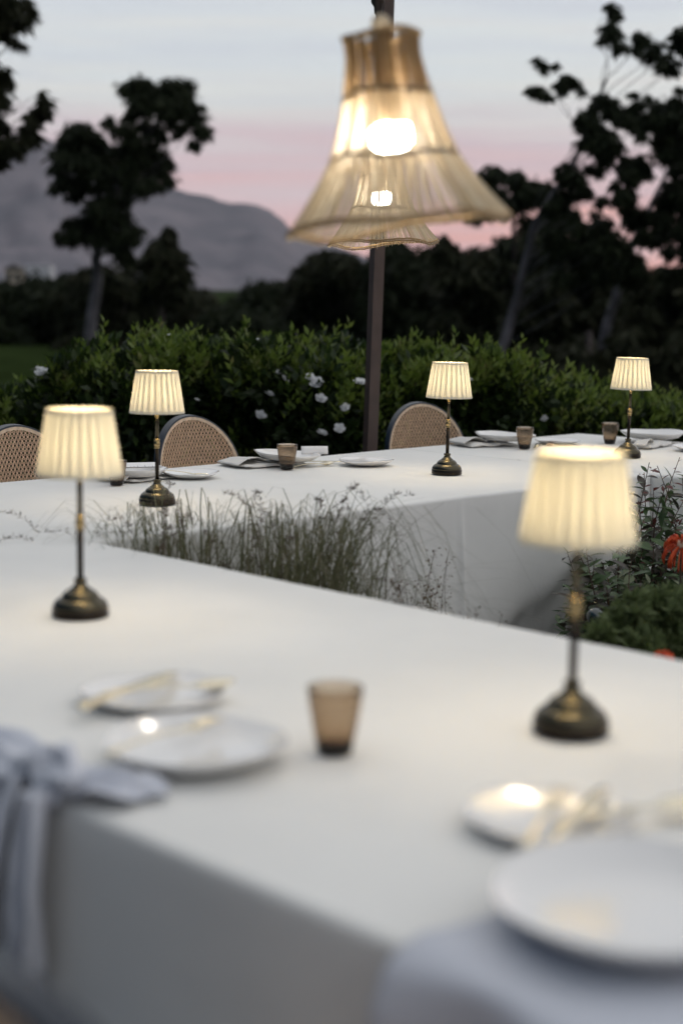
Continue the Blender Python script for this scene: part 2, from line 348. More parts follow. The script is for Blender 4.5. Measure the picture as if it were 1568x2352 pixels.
# ================================================================ TREES
def crown_mesh(clumps, leaf, per, name, m, seed, squash=.85, width=.27):
    rng = np.random.default_rng(seed); cs = []; ds = []; ss = []
    for c, r in clumps:
        n = max(40, int(per * (r ** 1.6)))
        k = max(10, int(14 + r * 12)); tc_ = unit(k, rng) * (rng.random((k, 1)) ** .5) * r * .95; tc_[:, 2] *= squash
        tr_ = r * rng.uniform(.10, .42, k); wt = tr_ ** 2; pick = rng.choice(k, n, p=wt / wt.sum())
        q = rng.normal(size=(n, 3)) * .66 * tr_[pick][:, None] + tc_[pick]
        st_ = rng.random(n) < .12; q[st_] += unit(int(st_.sum()), rng) * r * .38 * rng.random((int(st_.sum()), 1))
        cs.append(q + np.array(c)); d = unit(n, rng); d[:, 2] -= 1.1; d /= np.linalg.norm(d, axis=1)[:, None]; ds.append(d); ss.append(leaf * rng.uniform(.7, 1.9, n))
    v, f = leaves_np(np.concatenate(cs), np.concatenate(ds), np.concatenate(ss), width, rng)
    return np_mesh(name, v, f, m)
def limb(mb, p0, p1, r0, r1, wig=.06, seed=0, k=7):
    rr = random.Random(seed); d = (p1 - p0); L_ = d.length; pts = []; rs = []
    o1 = Vector((rr.uniform(-1, 1), rr.uniform(-1, 1), rr.uniform(-.3, .6))) * L_ * wig; o2 = Vector((rr.uniform(-1, 1), rr.uniform(-1, 1), rr.uniform(-.5, .5))) * L_ * wig * .6
    for i in range(k + 1):
        t = i / k; pts.append(p0 + d * t + o1 * math.sin(PI * t) + o2 * math.sin(2 * PI * t)); rs.append(r0 + (r1 - r0) * t)
    mb.tube(pts, rs, 7); return pts
def tree(name, label, cat, Y, trunk_px, clumps_px, leaf, per, m, bark, trunk_r, seed, group=None, spread=None, limbs=True):
    """trunk_px: outline of the trunk bottom to top; clumps: (x, y, r) of each foliage tuft seen, given its own depth about Y"""
    rr = random.Random(seed); k = Y / FPX
    base = atY(*trunk_px[0], Y); base.z = ground_h(base.x, base.y) - .05
    t = thing(name, label, cat, base, 0, group)
    pts = [base] + [atY(x, y, Y + rr.uniform(-.1, .1)) for x, y in trunk_px[1:]]
    # denser polyline
    dense = []
    for a, b in zip(pts, pts[1:]):
        for i in range(4): dense.append(a.lerp(b, i / 4) + Vector((rr.uniform(-1, 1), rr.uniform(-1, 1), 0)) * trunk_r * .12)
    dense.append(pts[-1]); n = len(dense)
    mb = MB(); mb.tube([p - base for p in dense], [trunk_r * (1.25 if i == 0 else 1) * (1 - .72 * i / (n - 1)) for i in range(n)], 10)
    cl = []; sp = spread if spread is not None else 0
    xs = [c[0] for c in clumps_px]; half = (max(xs) - min(xs)) / 2 * k if xs else 1
    for x, y, r in clumps_px:
        Yd = Y + rr.uniform(-1, 1) * (sp or half * .6)
        cl.append((atY(x, y, Yd) - base, r * k))
    mb.build('trunk', bark, t)
    if limbs:
        lb = MB()
        for i, (c, r) in enumerate(cl):
            if i % 3 and len(cl) > 40: continue
            # nearest trunk point lower than the clump
            cand = [p for p in dense if p.z - base.z < c.z - .55 * (Vector((p.x - base.x - c.x, p.y - base.y - c.y, 0))).length] or dense[2:6]
            q = min(cand, key=lambda p: (p - base - c).length) - base
            if (q - c).length > 55 * k * 6: continue
            limb(lb, q, c, max(.006 * Y / 20, trunk_r * .10), .0025 * Y / 20, .1, seed + i)
        lb.build('limbs', bark, t)
    cr = obj('crown', crown_mesh(cl, leaf, per, 'crown', m, seed), t); cr['kind'] = 'stuff'
    return t

# left gum tree, tall and lopsided, before the mountain
c1 = [(300, 205, 26), (322, 190, 22), (352, 222, 34), (322, 238, 30), (390, 198, 24), (412, 208, 34), (432, 240, 30), (396, 250, 38), (452, 272, 22), (464, 300, 19), (447, 326, 13), (410, 290, 22), (300, 262, 16), (250, 278, 15), (272, 292, 20), (300, 300, 22), (345, 290, 28), (370, 310, 18),
      (168, 298, 20), (190, 296, 24), (152, 318, 20), (140, 345, 22), (180, 335, 34), (212, 325, 30), (236, 350, 34), (160, 372, 26), (205, 380, 36), (128, 385, 16), (255, 388, 34), (290, 352, 32), (318, 340, 32), (348, 348, 30), (375, 358, 18), (300, 392, 36), (338, 382, 32), (368, 392, 20), (393, 378, 12), (385, 412, 14), (352, 420, 20), (318, 425, 26),
      (270, 425, 26), (230, 425, 24), (190, 415, 28), (150, 415, 22), (126, 430, 12), (175, 445, 18), (215, 460, 20), (255, 455, 22), (290, 458, 18),
      (235, 490, 32), (275, 500, 32), (200, 505, 30), (165, 512, 24), (140, 535, 16), (165, 545, 22), (210, 540, 30), (250, 540, 34), (292, 545, 28), (310, 525, 16), (285, 575, 22)]
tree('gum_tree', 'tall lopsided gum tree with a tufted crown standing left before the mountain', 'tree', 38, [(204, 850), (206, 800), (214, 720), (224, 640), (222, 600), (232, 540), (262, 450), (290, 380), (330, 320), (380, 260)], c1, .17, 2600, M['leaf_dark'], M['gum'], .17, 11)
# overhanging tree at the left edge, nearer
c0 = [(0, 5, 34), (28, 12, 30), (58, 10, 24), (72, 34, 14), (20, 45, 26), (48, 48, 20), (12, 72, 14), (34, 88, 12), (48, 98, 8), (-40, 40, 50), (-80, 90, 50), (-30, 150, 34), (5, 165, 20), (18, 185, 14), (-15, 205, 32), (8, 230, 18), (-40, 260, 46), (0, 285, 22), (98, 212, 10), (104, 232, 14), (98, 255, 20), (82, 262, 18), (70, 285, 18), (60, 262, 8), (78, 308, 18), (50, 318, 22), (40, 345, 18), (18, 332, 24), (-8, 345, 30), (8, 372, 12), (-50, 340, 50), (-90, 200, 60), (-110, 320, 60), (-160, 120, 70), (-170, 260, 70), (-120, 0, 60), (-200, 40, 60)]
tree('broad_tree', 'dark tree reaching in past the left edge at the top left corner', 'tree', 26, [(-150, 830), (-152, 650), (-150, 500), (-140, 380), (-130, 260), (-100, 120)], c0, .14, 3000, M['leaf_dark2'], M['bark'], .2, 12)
# young round-headed tree right of the gum
tree('young_tree', 'small round-headed tree with a knob on top just right of the tall gum', 'tree', 44, [(372, 830), (372, 740), (376, 640), (384, 560)], [(390, 526, 13), (386, 545, 9), (362, 562, 22), (388, 568, 24), (405, 590, 20), (350, 590, 26), (376, 604, 34), (402, 624, 22), (352, 632, 28), (378, 656, 34), (352, 672, 28), (396, 676, 22)], .28, 2400, M['leaf_dark2'], M['bark'], .12, 13)
# right gums, big and airy with pink sky showing through
gaps = [(1379, 425, 26), (1360, 405, 14), (1499, 425, 34), (1480, 452, 24), (1520, 395, 26), (1505, 365, 16), (1399, 482, 22), (1419, 500, 13), (1333, 487, 14), (1347, 509, 10), (1308, 534, 14), (1422, 525, 14), (1451, 525, 16), (1498, 509, 9), (1471, 571, 14), (1502, 579, 20), (1486, 604, 14), (1538, 596, 14), (1565, 596, 12), (1556, 496, 18), (1556, 558, 14), (1333, 352, 16), (1389, 283, 16), (1422, 300, 16), (1454, 330, 15), (1500, 330, 14), (1293, 330, 18), (1300, 370, 12), (1318, 300, 9), (1284, 290, 14)]
rr = random.Random(5); fill = []
def blocked(x, y, r, gs=None): return any((x - gx) ** 2 + (y - gy) ** 2 < (gr * .8 + r * .6) ** 2 for gx, gy, gr in (gs or gaps))
while len(fill) < 250:
    x, y, r = rr.uniform(1262, 1700), 240 + 400 * rr.random() ** .8, rr.uniform(10, 27)
    if x < 1262 + (430 - y) * .38: continue
    if not blocked(x, y, r): fill.append((x, y, r))
c3 = [(1404, 18, 12), (1414, 36, 17), (1396, 60, 18), (1412, 75, 16), (1388, 84, 13), (1424, 100, 14), (1466, 78, 13), (1480, 94, 20), (1460, 108, 12), (1500, 112, 22), (1486, 130, 14), (1524, 130, 18), (1540, 150, 17), (1512, 146, 12), (1556, 74, 20), (1572, 95, 26), (1550, 100, 12), (1600, 60, 40), (1640, 120, 50),
      (1238, 142, 11), (1249, 154, 7), (1276, 148, 8), (1222, 200, 13), (1240, 206, 15), (1258, 216, 13), (1300, 182, 17), (1318, 190, 14), (1292, 202, 12), (1334, 205, 8), (1280, 190, 8),
      (1372, 220, 11), (1388, 226, 14), (1404, 232, 13), (1396, 250, 15), (1454, 212, 8), (1486, 222, 9), (1470, 240, 16), (1500, 244, 18), (1530, 240, 20), (1556, 236, 24), (1556, 200, 10), (1444, 262, 20), (1478, 270, 22), (1512, 275, 24), (1545, 280, 26), (1416, 272, 12), (1350, 262, 13), (1330, 268, 12), (1345, 285, 12)] + fill
gum = tree('gum_tree', 'tall airy gum with a slanting pale trunk filling the right edge', 'tree', 24, [(1138, 880), (1150, 810), (1172, 740), (1190, 670), (1206, 600), (1226, 520), (1262, 455), (1312, 380), (1352, 290), (1392, 180)], c3, .105, 4600, M['leaf_dark'], M['gum'], .088, 14, spread=2.0)
rr = random.Random(15); fill2 = []
while len(fill2) < 60:
    x, y, r = rr.uniform(1330, 1720), rr.uniform(600, 830), rr.uniform(24, 46); fill2.append((x, y, r))
tree('gum_tree', 'second slanting gum trunk leaning right behind the far right lamp', 'tree', 34, [(1376, 800), (1392, 745), (1412, 690), (1432, 610), (1452, 560), (1490, 480), (1530, 400), (1590, 300)], [(x, y, r) for x, y, r in fill2 if y > 640] + [(1540, 330, 30), (1580, 350, 40), (1600, 420, 50), (1620, 500, 60)], .26, 2200, M['leaf_dark2'], M['gum'], .13, 16, spread=4)
# dark rounded trees behind the hedge, each with its own crown
gap2 = [(1097, 532, 24), (1120, 512, 18), (1142, 534, 24), (1180, 534, 24), (1175, 496, 12), (1171, 579, 17), (1180, 622, 16), (1153, 635, 12), (1165, 420, 8), (1205, 470, 10), (1245, 470, 14)] + gaps
def massed(x0, x1, ytop, ybot, n, r0, r1, seed, gs=None, prof=None):
    r_ = random.Random(seed); out = []
    tries = 0
    while len(out) < n and tries < 6000:
        tries += 1; x = r_.uniform(x0, x1); s = (x - x0) / (x1 - x0); top = (prof(s) if prof else ytop + (1 - math.sin(PI * s) ** .6) * (ybot - ytop) * .5)
        y = r_.uniform(top, ybot); r = r_.uniform(r0, r1)
        if y - r < top: y = top + r
        if gs and any((x - gx) ** 2 + (y - gy) ** 2 < (gr * 1.1 + r * .75) ** 2 for gx, gy, gr in gs): continue
        out.append((x, y, r))
    return out
bgt = [('dark bushy tree with a domed crown directly left of the brown pole', 50, 765, 668, 860, 566, 800, 60, 16, 40, 21),
       ('low dark tree rising between the mountain foot and the domed tree', 62, 600, 520, 700, 636, 830, 60, 14, 34, 22),
       ('small pointed far tree against the grey mountain slope', 80, 455, 425, 500, 650, 780, 22, 9, 24, 23),
       ('dark tree just right of the brown pole below the straw lampshades', 46, 930, 850, 1040, 545, 820, 60, 18, 42, 24),
       ('dark shaggy tree behind the hedge, pink sky breaking through its right side', 40, 1090, 1010, 1200, 500, 840, 90, 12, 34, 25),
       ('leafy tree crown rising right of the large straw lampshade', 42, 1180, 1085, 1290, 380, 600, 70, 9, 26, 26),
       ('dark tree in the shade between the two slanting gum trunks', 38, 1290, 1190, 1400, 540, 890, 110, 16, 42, 27),
       ('dark low tree at the left edge under the distant house', 60, 60, -60, 160, 655, 800, 50, 14, 34, 28),
       ('dark low tree filling the gap behind the left gum trunk', 55, 290, 160, 440, 612, 810, 80, 14, 34, 29),
       ('low shadowy tree between the mountain foot and the hedge centre left', 48, 540, 440, 660, 690, 820, 60, 14, 30, 30),
       ('dark tree at the far right edge behind the hedge', 44, 1480, 1380, 1660, 600, 905, 110, 20, 44, 31),
       ('tall dark tree behind the airy gum, pink sky showing through small holes', 54, 1400, 1240, 1560, 470, 720, 230, 10, 26, 32),
       ('tall dark tree running out of the right edge behind the airy gum', 58, 1600, 1480, 1760, 440, 760, 190, 12, 30, 33),
       ('dark tree low between the leafy crown and the pole, behind the straw lampshades', 56, 1060, 960, 1260, 560, 860, 170, 12, 30, 34),
       ('dark low bush behind the low right part of the hedge', 30, 1350, 1180, 1640, 760, 930, 90, 20, 40, 35)]
profs = {26: lambda s: 372 + 55 * abs(s - .33) * 2 + 12 * math.sin(s * 23), 25: lambda s: 505 + 60 * abs(s - .2), 28: lambda s: 650 - 25 * s + 8 * math.sin(s * 17), 29: lambda s: 625 - 30 * math.sin(PI * s) + 8 * math.sin(s * 21), 24: lambda s: 540 + 30 * s, 27: lambda s: 500 + 20 * math.sin(s * 9), 32: lambda s: 470 + 14 * math.sin(s * 19), 33: lambda s: 440 + 20 * math.sin(s * 9), 34: lambda s: 560 - 60 * max(0, s - .3), 35: lambda s: 790 + 12 * math.sin(s * 30)}
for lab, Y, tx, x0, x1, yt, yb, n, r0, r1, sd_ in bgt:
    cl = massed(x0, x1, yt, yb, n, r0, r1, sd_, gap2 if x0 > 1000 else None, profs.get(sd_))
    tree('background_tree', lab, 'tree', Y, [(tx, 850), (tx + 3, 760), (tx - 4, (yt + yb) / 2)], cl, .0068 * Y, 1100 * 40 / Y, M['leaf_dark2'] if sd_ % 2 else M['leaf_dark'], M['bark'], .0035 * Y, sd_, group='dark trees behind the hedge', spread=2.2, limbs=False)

# distant house on the slope
hb = atY(58, 655, 230); hz = ground_h(hb.x, hb.y)
hs = thing('house', 'tiny pale house among dark trees at the foot of the mountain, far left', 'house', (hb.x, hb.y, hb.z - 3), 0)
MB().box((-1.2, 0, 2.5), (2.6, 4, 5.6)).build('wall', M['wall'], hs, False)
MB().box((2.2, .6, 2.9), (3.6, 4, 6.2)).build('wall', M['wall2'], hs, False)
rf = MB(); rf.add([(-2.7, -2.2, 5.32), (.2, -2.2, 5.32), (.2, 2.2, 5.32), (-2.7, 2.2, 5.32), (-1.25, -2.2, 6.1), (-1.25, 2.2, 6.1)], [(0, 1, 4), (2, 3, 5), (1, 2, 5, 4), (0, 4, 5, 3), (0, 3, 2, 1)]); rf.build('roof', M['roof'], hs, False)
for x, z in ((-1.9, 2.5), (-.7, 2.5), (-1.9, 4.2), (-.7, 4.2)):
    MB().box((x, -2.02, z), (.6, .06, .9)).build('window', M['window'], hs, False)

# ================================================================ HEDGE
def shrub(label, x, Y, ytop, w, seed, n_shoot=260, roses=(), name='hedge_shrub', dens=6500):
    rng = np.random.default_rng(seed); base = atY(x, 900, Y); base.z = 0; top = atY(x, ytop, Y).z
    t = thing(name, label, 'hedge shrub', base, YAW, 'green shrubs of the hedge behind the tables')
    mb = MB(); rr_ = random.Random(seed)
    for i in range(7):
        q = Vector((rr_.uniform(-w * .4, w * .4), rr_.uniform(-.2, .2), top * rr_.uniform(.7, .9))); limb(mb, Vector((rr_.uniform(-.08, .08), rr_.uniform(-.06, .06), -.02)), q, .016, .004, .08, seed * 10 + i)
    mb.build('stems', M['twig'], t)
    # body foliage: uneven lobes
    k = 16; lc = np.stack([rng.uniform(-w / 2, w / 2, k), rng.uniform(-.28, .28, k), np.minimum(rng.uniform(.2, top + .1, k), top - .24 - .1 * rng.random(k))], 1); lr = rng.uniform(.13, .24, k)
    pick = rng.integers(0, k, dens); d = unit(dens, rng); q = lc[pick] + d * lr[pick][:, None] * rng.uniform(.7, 1.05, (dens, 1)); ok = (q[:, 2] < top - .06) & (q[:, 2] > .05); q = q[ok]; d = d[ok]
    dd = d * .6 + unit(len(d), rng) * .6 + np.array([0, 0, .35]); dd /= np.linalg.norm(dd, axis=1)[:, None]
    v, f = leaves_np(q, dd, rng.uniform(.04, .075, len(q)), .5, rng); o = obj('foliage', np_mesh('foliage', v, f, M['leaf_hedge']), t); o['kind'] = 'stuff'
    # young shoots standing up out of the top and the near face
    sc = []; sdv = []; ss = []; sm = MB()
    for i in range(n_shoot):
        li = rng.integers(0, k); dn = unit(1, rng)[0]; dn[2] = abs(dn[2]); dn[1] = -abs(dn[1]) if rng.random() < .7 else dn[1]
        b = lc[li] + dn * lr[li] * .9
        hi = 1 if rng.random() < .55 else 0
        if hi: b[2] = top - rng.uniform(.12, .3)
        ax = np.array([rng.uniform(-.35, .35), rng.uniform(-.5, .1), 1.0]); ax /= np.linalg.norm(ax); ln = rng.uniform(.07, .24); sz_ = rng.uniform(.7, 1.15)
        b[2] = min(b[2], top - (.0 if rng.random() < .10 else .05 + .16 * noise.noise((b[0] * 4 + seed, b[1] * 4, 0)) + .08) - ln)
        if rng.random() < .3: sm.tube([b, b + ax * ln], [.0025, .001], 3, False)
        for j in range(9):
            tt = .25 + .75 * j / 8; th = j * 2.4; r1 = np.cross(ax, [1, 0, 0]); r1 /= np.linalg.norm(r1); r2 = np.cross(ax, r1)
            out = math.cos(th) * r1 + math.sin(th) * r2; dv = out * (1 - .55 * tt) + ax * (.35 + tt * .6); dv /= np.linalg.norm(dv)
            sc.append(b + ax * ln * tt); sdv.append(dv); ss.append(rng.uniform(.045, .075) * (1.1 - .4 * tt) * sz_)
    v, f = leaves_np(np.array(sc), np.array(sdv), np.array(ss), .42, rng); o = obj('young_shoots', np_mesh('young_shoots', v, f, M['leaf_shoot']), t); o['kind'] = 'stuff'
    Rz = Matrix.Rotation(-YAW, 3, 'Z')
    for (rx, ry, rs) in roses:
        q = Rz @ (atY(rx, ry, Y - .46) - base); ob = obj('rose', rose_mesh(), t, q); ob.scale = (rs * .76,) * 3; ob.rotation_euler = (rng.uniform(.3, .9), rng.uniform(-.4, .4), rng.uniform(-1.2, .3))
    return t
_rose = []
def rose_mesh():
    if _rose: return _rose[0]
    mb = MB(); rr_ = random.Random(3)
    for ring, (n, r, tilt, h) in enumerate([(5, .028, 1.15, 0), (6, .022, .8, .004), (5, .016, .5, .008), (4, .010, .22, .012)]):
        for i in range(n):
            a = 2 * PI * (i + .5 * ring) / n + rr_.uniform(-.2, .2)
            def fn(s, t, a=a, r=r, tilt=tilt, h=h):
                w = math.sin(PI * min(1, t * .62 + .12)) * r * .95; x = (s - .5) * 2; 
                rad = t * r * math.sin(tilt) + .002; z = h + t * r * math.cos(tilt) + abs(x) * r * .25 + (t > .8) * (-.002); yy = x * w
                return Vector((math.cos(a) * rad - math.sin(a) * yy, math.sin(a) * rad + math.cos(a) * yy, z))
            mb.grid(fn, 4, 4)
    _rose.append(mb.mesh('rose', M['rose'])); return _rose[0]
HD = [('low hedge shrub at the left edge carrying one white rose', 20, 7.6, 875, .5, 41, [(97, 858, 1.3), (88, 848, .6)]),
      ('low dark hedge shrub behind the left rear table lamp, lower than its neighbours', 130, 7.8, 872, .4, 42, []),
      ('hedge shrub rising behind the left rear table lamp shade', 285, 7.4, 778, .5, 43, []),
      ('tall hedge shrub with an orange-tipped shoot right above the left rear lamp', 360, 7.5, 742, .5, 44, [(388, 770, .3)]),
      ('broad hedge shrub above the middle left cane chair', 475, 7.5, 764, .55, 45, [(452, 920, .55)]),
      ('tallest hedge shrub with five white roses left of the brown pole', 610, 7.5, 734, .55, 46, [(640, 856, .6), (652, 872, .9), (617, 908, 1.1), (597, 956, 1.15), (592, 780, .3)]),
      ('hedge shrub dotted with most of the white roses beside the pole', 730, 7.4, 778, .5, 47, [(712, 868, .9), (727, 882, 1.35), (736, 918, 1.15), (793, 938, .95), (738, 998, 1.15), (779, 986, 1.1)]),
      ('hedge shrub directly behind the brown pole with one large rose', 835, 7.5, 786, .5, 48, [(826, 882, 1.3)]),
      ('hedge shrub above the round cane chair right of the pole', 950, 7.5, 762, .5, 49, []),
      ('last tall hedge shrub behind the centre right lamp, leaning right', 1060, 7.6, 772, .45, 50, [(1080, 872, .35)]),
      ('low hedge shrub right of the centre right lamp', 1165, 7.9, 846, .6, 51, [(1248, 962, .8)]),
      ('low hedge shrub behind the far glasses at right', 1290, 8.0, 852, .6, 52, []),
      ('low hedge shrub behind the far right lamp', 1410, 8.1, 872, .6, 53, []),
      ('low hedge shrub at the right edge', 1530, 8.2, 896, .6, 54, []),
      ('hedge shrub running on just past the right edge', 1650, 8.8, 905, .6, 55, [])]
for lab, x, Y, yt, w, sd_, ro in HD: shrub(lab, x, Y, yt, w, sd_, roses=ro)

# ================================================================ TABLECLOTHS
def clothobj(label, a0, a1, b0, b1, sides, seed, extra=None, folds=1.0, na=None, nb=None):
    """one cloth: flat top with rounded edges, and a hanging skirt on each exposed side"""
    mb = MB(); R = .012; drop = TZ - .03
    ia0 = a0 + (R if 'a0' in sides else 0); ia1 = a1 - (R if 'a1' in sides else 0); ib0 = b0 + (R if 'b0' in sides else 0); ib1 = b1 - (R if 'b1' in sides else 0)
    def crease(q, c, w): return .0011 * math.exp(-((q - c) / w) ** 2)
    def zt(a, b): return TZ + sum(crease(b, c, .004) for c in (-3.52, -2.62, -1.70, -.80)) + crease(a, 1.50, .004) + sum(crease(a, c, .004) for c in (2.52, 3.40, 4.9)) + .002 * noise.noise((a * .9 + 4, b * .9, 5)) + .0022 * noise.noise((a * 2.2, b * 2.2, seed)) + .0007 * noise.noise((a * 9, b * 9, seed))
    na = na or max(8, int((a1 - a0) * 90)); nb = nb or max(8, int((b1 - b0) * 90))
    mb.grid(lambda s, t: P(ia0 + (ia1 - ia0) * s, ib0 + (ib1 - ib0) * t, zt(ia0 + (ia1 - ia0) * s, ib0 + (ib1 - ib0) * t)), na, nb)
    for sd_ in sides:
        ln = (b1 - b0) if sd_[0] == 'a' else (a1 - a0); n = max(20, int(ln * (240 if sd_ == 'b1' else 70))); rows = 26
        def fn(s, t, sd_=sd_):
            i = round(t * rows)
            if sd_[0] == 'a': q = (b0 + (b1 - b0) * s); c = (a0, ib0 + (ib1 - ib0) * s)[1]; ph = q
            else: q = (a0 + (a1 - a0) * s); c = ia0 + (ia1 - ia0) * s; ph = q
            if i <= 4:
                an = PI / 2 * i / 4; out = R * math.sin(an); z = -R * (1 - math.cos(an)); h = 0
            else:
                h = (i - 4) / (rows - 4); out = R; z = -R - h * (drop - R)
            amp = folds * h ** .8
            f_ = amp * (.020 * noise.noise((ph * 2.4, h * .35, seed + 3)) + .014 * noise.noise((ph * 7, h * .5, seed + 9)) + .005 * noise.noise((ph * 19, h * 1.2, seed + 5)) + .007 * abs(math.sin(ph * 11 + 2 * noise.noise((ph, h, seed)))) )+ .012 * h
            zz = 0
            if extra: e = extra(sd_, ph, h, seed); f_ += e
            out += f_
            sg = {'a0': (-1, 0), 'a1': (1, 0), 'b0': (0, -1), 'b1': (0, 1)}[sd_]
            if sd_[0] == 'a':
                e0 = (ia0 if sd_ == 'a0' else ia1); a = e0 + sg[0] * out; b = c
            else:
                e0 = (ib0 if sd_ == 'b0' else ib1); b = e0 + sg[1] * out; a = c
            return P(a, b, (zt(a0 if sd_ == 'a0' else a1 if sd_ == 'a1' else a, b0 if sd_ == 'b0' else b1 if sd_ == 'b1' else b)) + z)
        mb.grid(fn, n, rows)
    o = mb.build('tablecloth', M['cloth']); tag(o, label, 'tablecloth', 'white tablecloths of the joined tables'); 
    md = o.modifiers.new('weld', 'WELD'); md.merge_threshold = .0008
    return o
A0, A1, B0, B1, SA = .935, 2.061, -4.109, -2.935, 4.326
def ex1(sd_, ph, h, s):
    return .016 * math.exp(-((ph + 1.93) / .035) ** 2) if sd_ == 'a1' else 0
clothobj('white cloth over the long front table with both near place settings', A0, A1, B1, 1.6, ('a0', 'a1'), 1, ex1, folds=.6)
clothobj('white cloth over the left corner table behind the left front lamp', A0, A1, B0, B1, ('a0', 'b0'), 1, folds=.5)
def ex3(sd_, ph, h, s):
    if sd_ != 'b1': return 0
    e = .014 * math.exp(-((ph - 3.36) / .012) ** 2) * min(1, h * 4) + .010 * math.exp(-((ph - 3.18) / .03) ** 2) * min(1, h * 4) + .016 * max(0, 1 - abs(ph - 2.918) / .011) * min(1, .2 + h * 6) + .006 * math.exp(-((ph - 3.05) / .02) ** 2) * min(1, h * 3)
    line = .62 - (ph - 3.45) * .62; k = max(0, min(1, (h - line) / .10)) ** 1.5     # lower right: pulled back and gathered
    if ph > 3.2: g_ = min(1, (ph - 3.2) / .3); e -= k * (.02 + max(0, h - line) * .10) * g_; e += k * .006 * noise.noise(((ph * 1.0 + h * .55) * 16, h * 1.5, 3)) * g_ * 2
    return e
clothobj('white cloth over the back table under the two middle lamps', A1, SA - .001, B0, B1, ('b0', 'b1'), 1, ex3)
clothobj('white cloth over the far right table, under the smallest lamp', SA + .004, SA + 1.15, B0, 1.2, ('a0', 'b0', 'a1'), 1)
# triangular corner flap of the cloth at the inner right corner
mb = MB()
def flap(s, t):
    q = P(SA - .045, B1 + .014, TZ - .004).lerp(P(SA - .10, B1 + .05, TZ - .42), t); w = .004 + .13 * t
    return q + U * (s - .5) * w * 1.1 + V * (.03 * math.sin(s * PI) * t + .012 * math.sin(s * 9) * t)
mb.grid(flap, 14, 16); o = mb.build('hanging_cloth_corner', M['cloth']); solid(o, .0012)
tag(o, 'loose corner of white cloth hanging in a fold at the inner right corner', 'cloth corner')

# tables under the cloths
def table(a, b, la, lb, label):
    t = thing('folding_table', label, 'table', P(a, b, 0), YAW, 'tables hidden under the white cloths')
    MB().box((0, 0, .722), (la - .03, lb - .03, .028)).build('tabletop', M['pole'], t, False)
    for sx in (-1, 1):
        for sy in (-1, 1):
            MB().tube([(sx * (la / 2 - .12), sy * (lb / 2 - .12), .708), (sx * (la / 2 - .1), sy * (lb / 2 - .1), .004)], .014, 8).build('leg', M['black'], t)
for a, b, la, lb in ((1.5, -.17, 1.1, 3.4), (1.5, -3.02, 1.1, 2.1), (2.49, -3.52, .83, 1.14), (3.62, -3.52, 1.38, 1.14), (4.9, -1.46, 1.12, 5.2)):
    table(a, b, la, lb, 'plain folding table wholly covered by its white cloth')

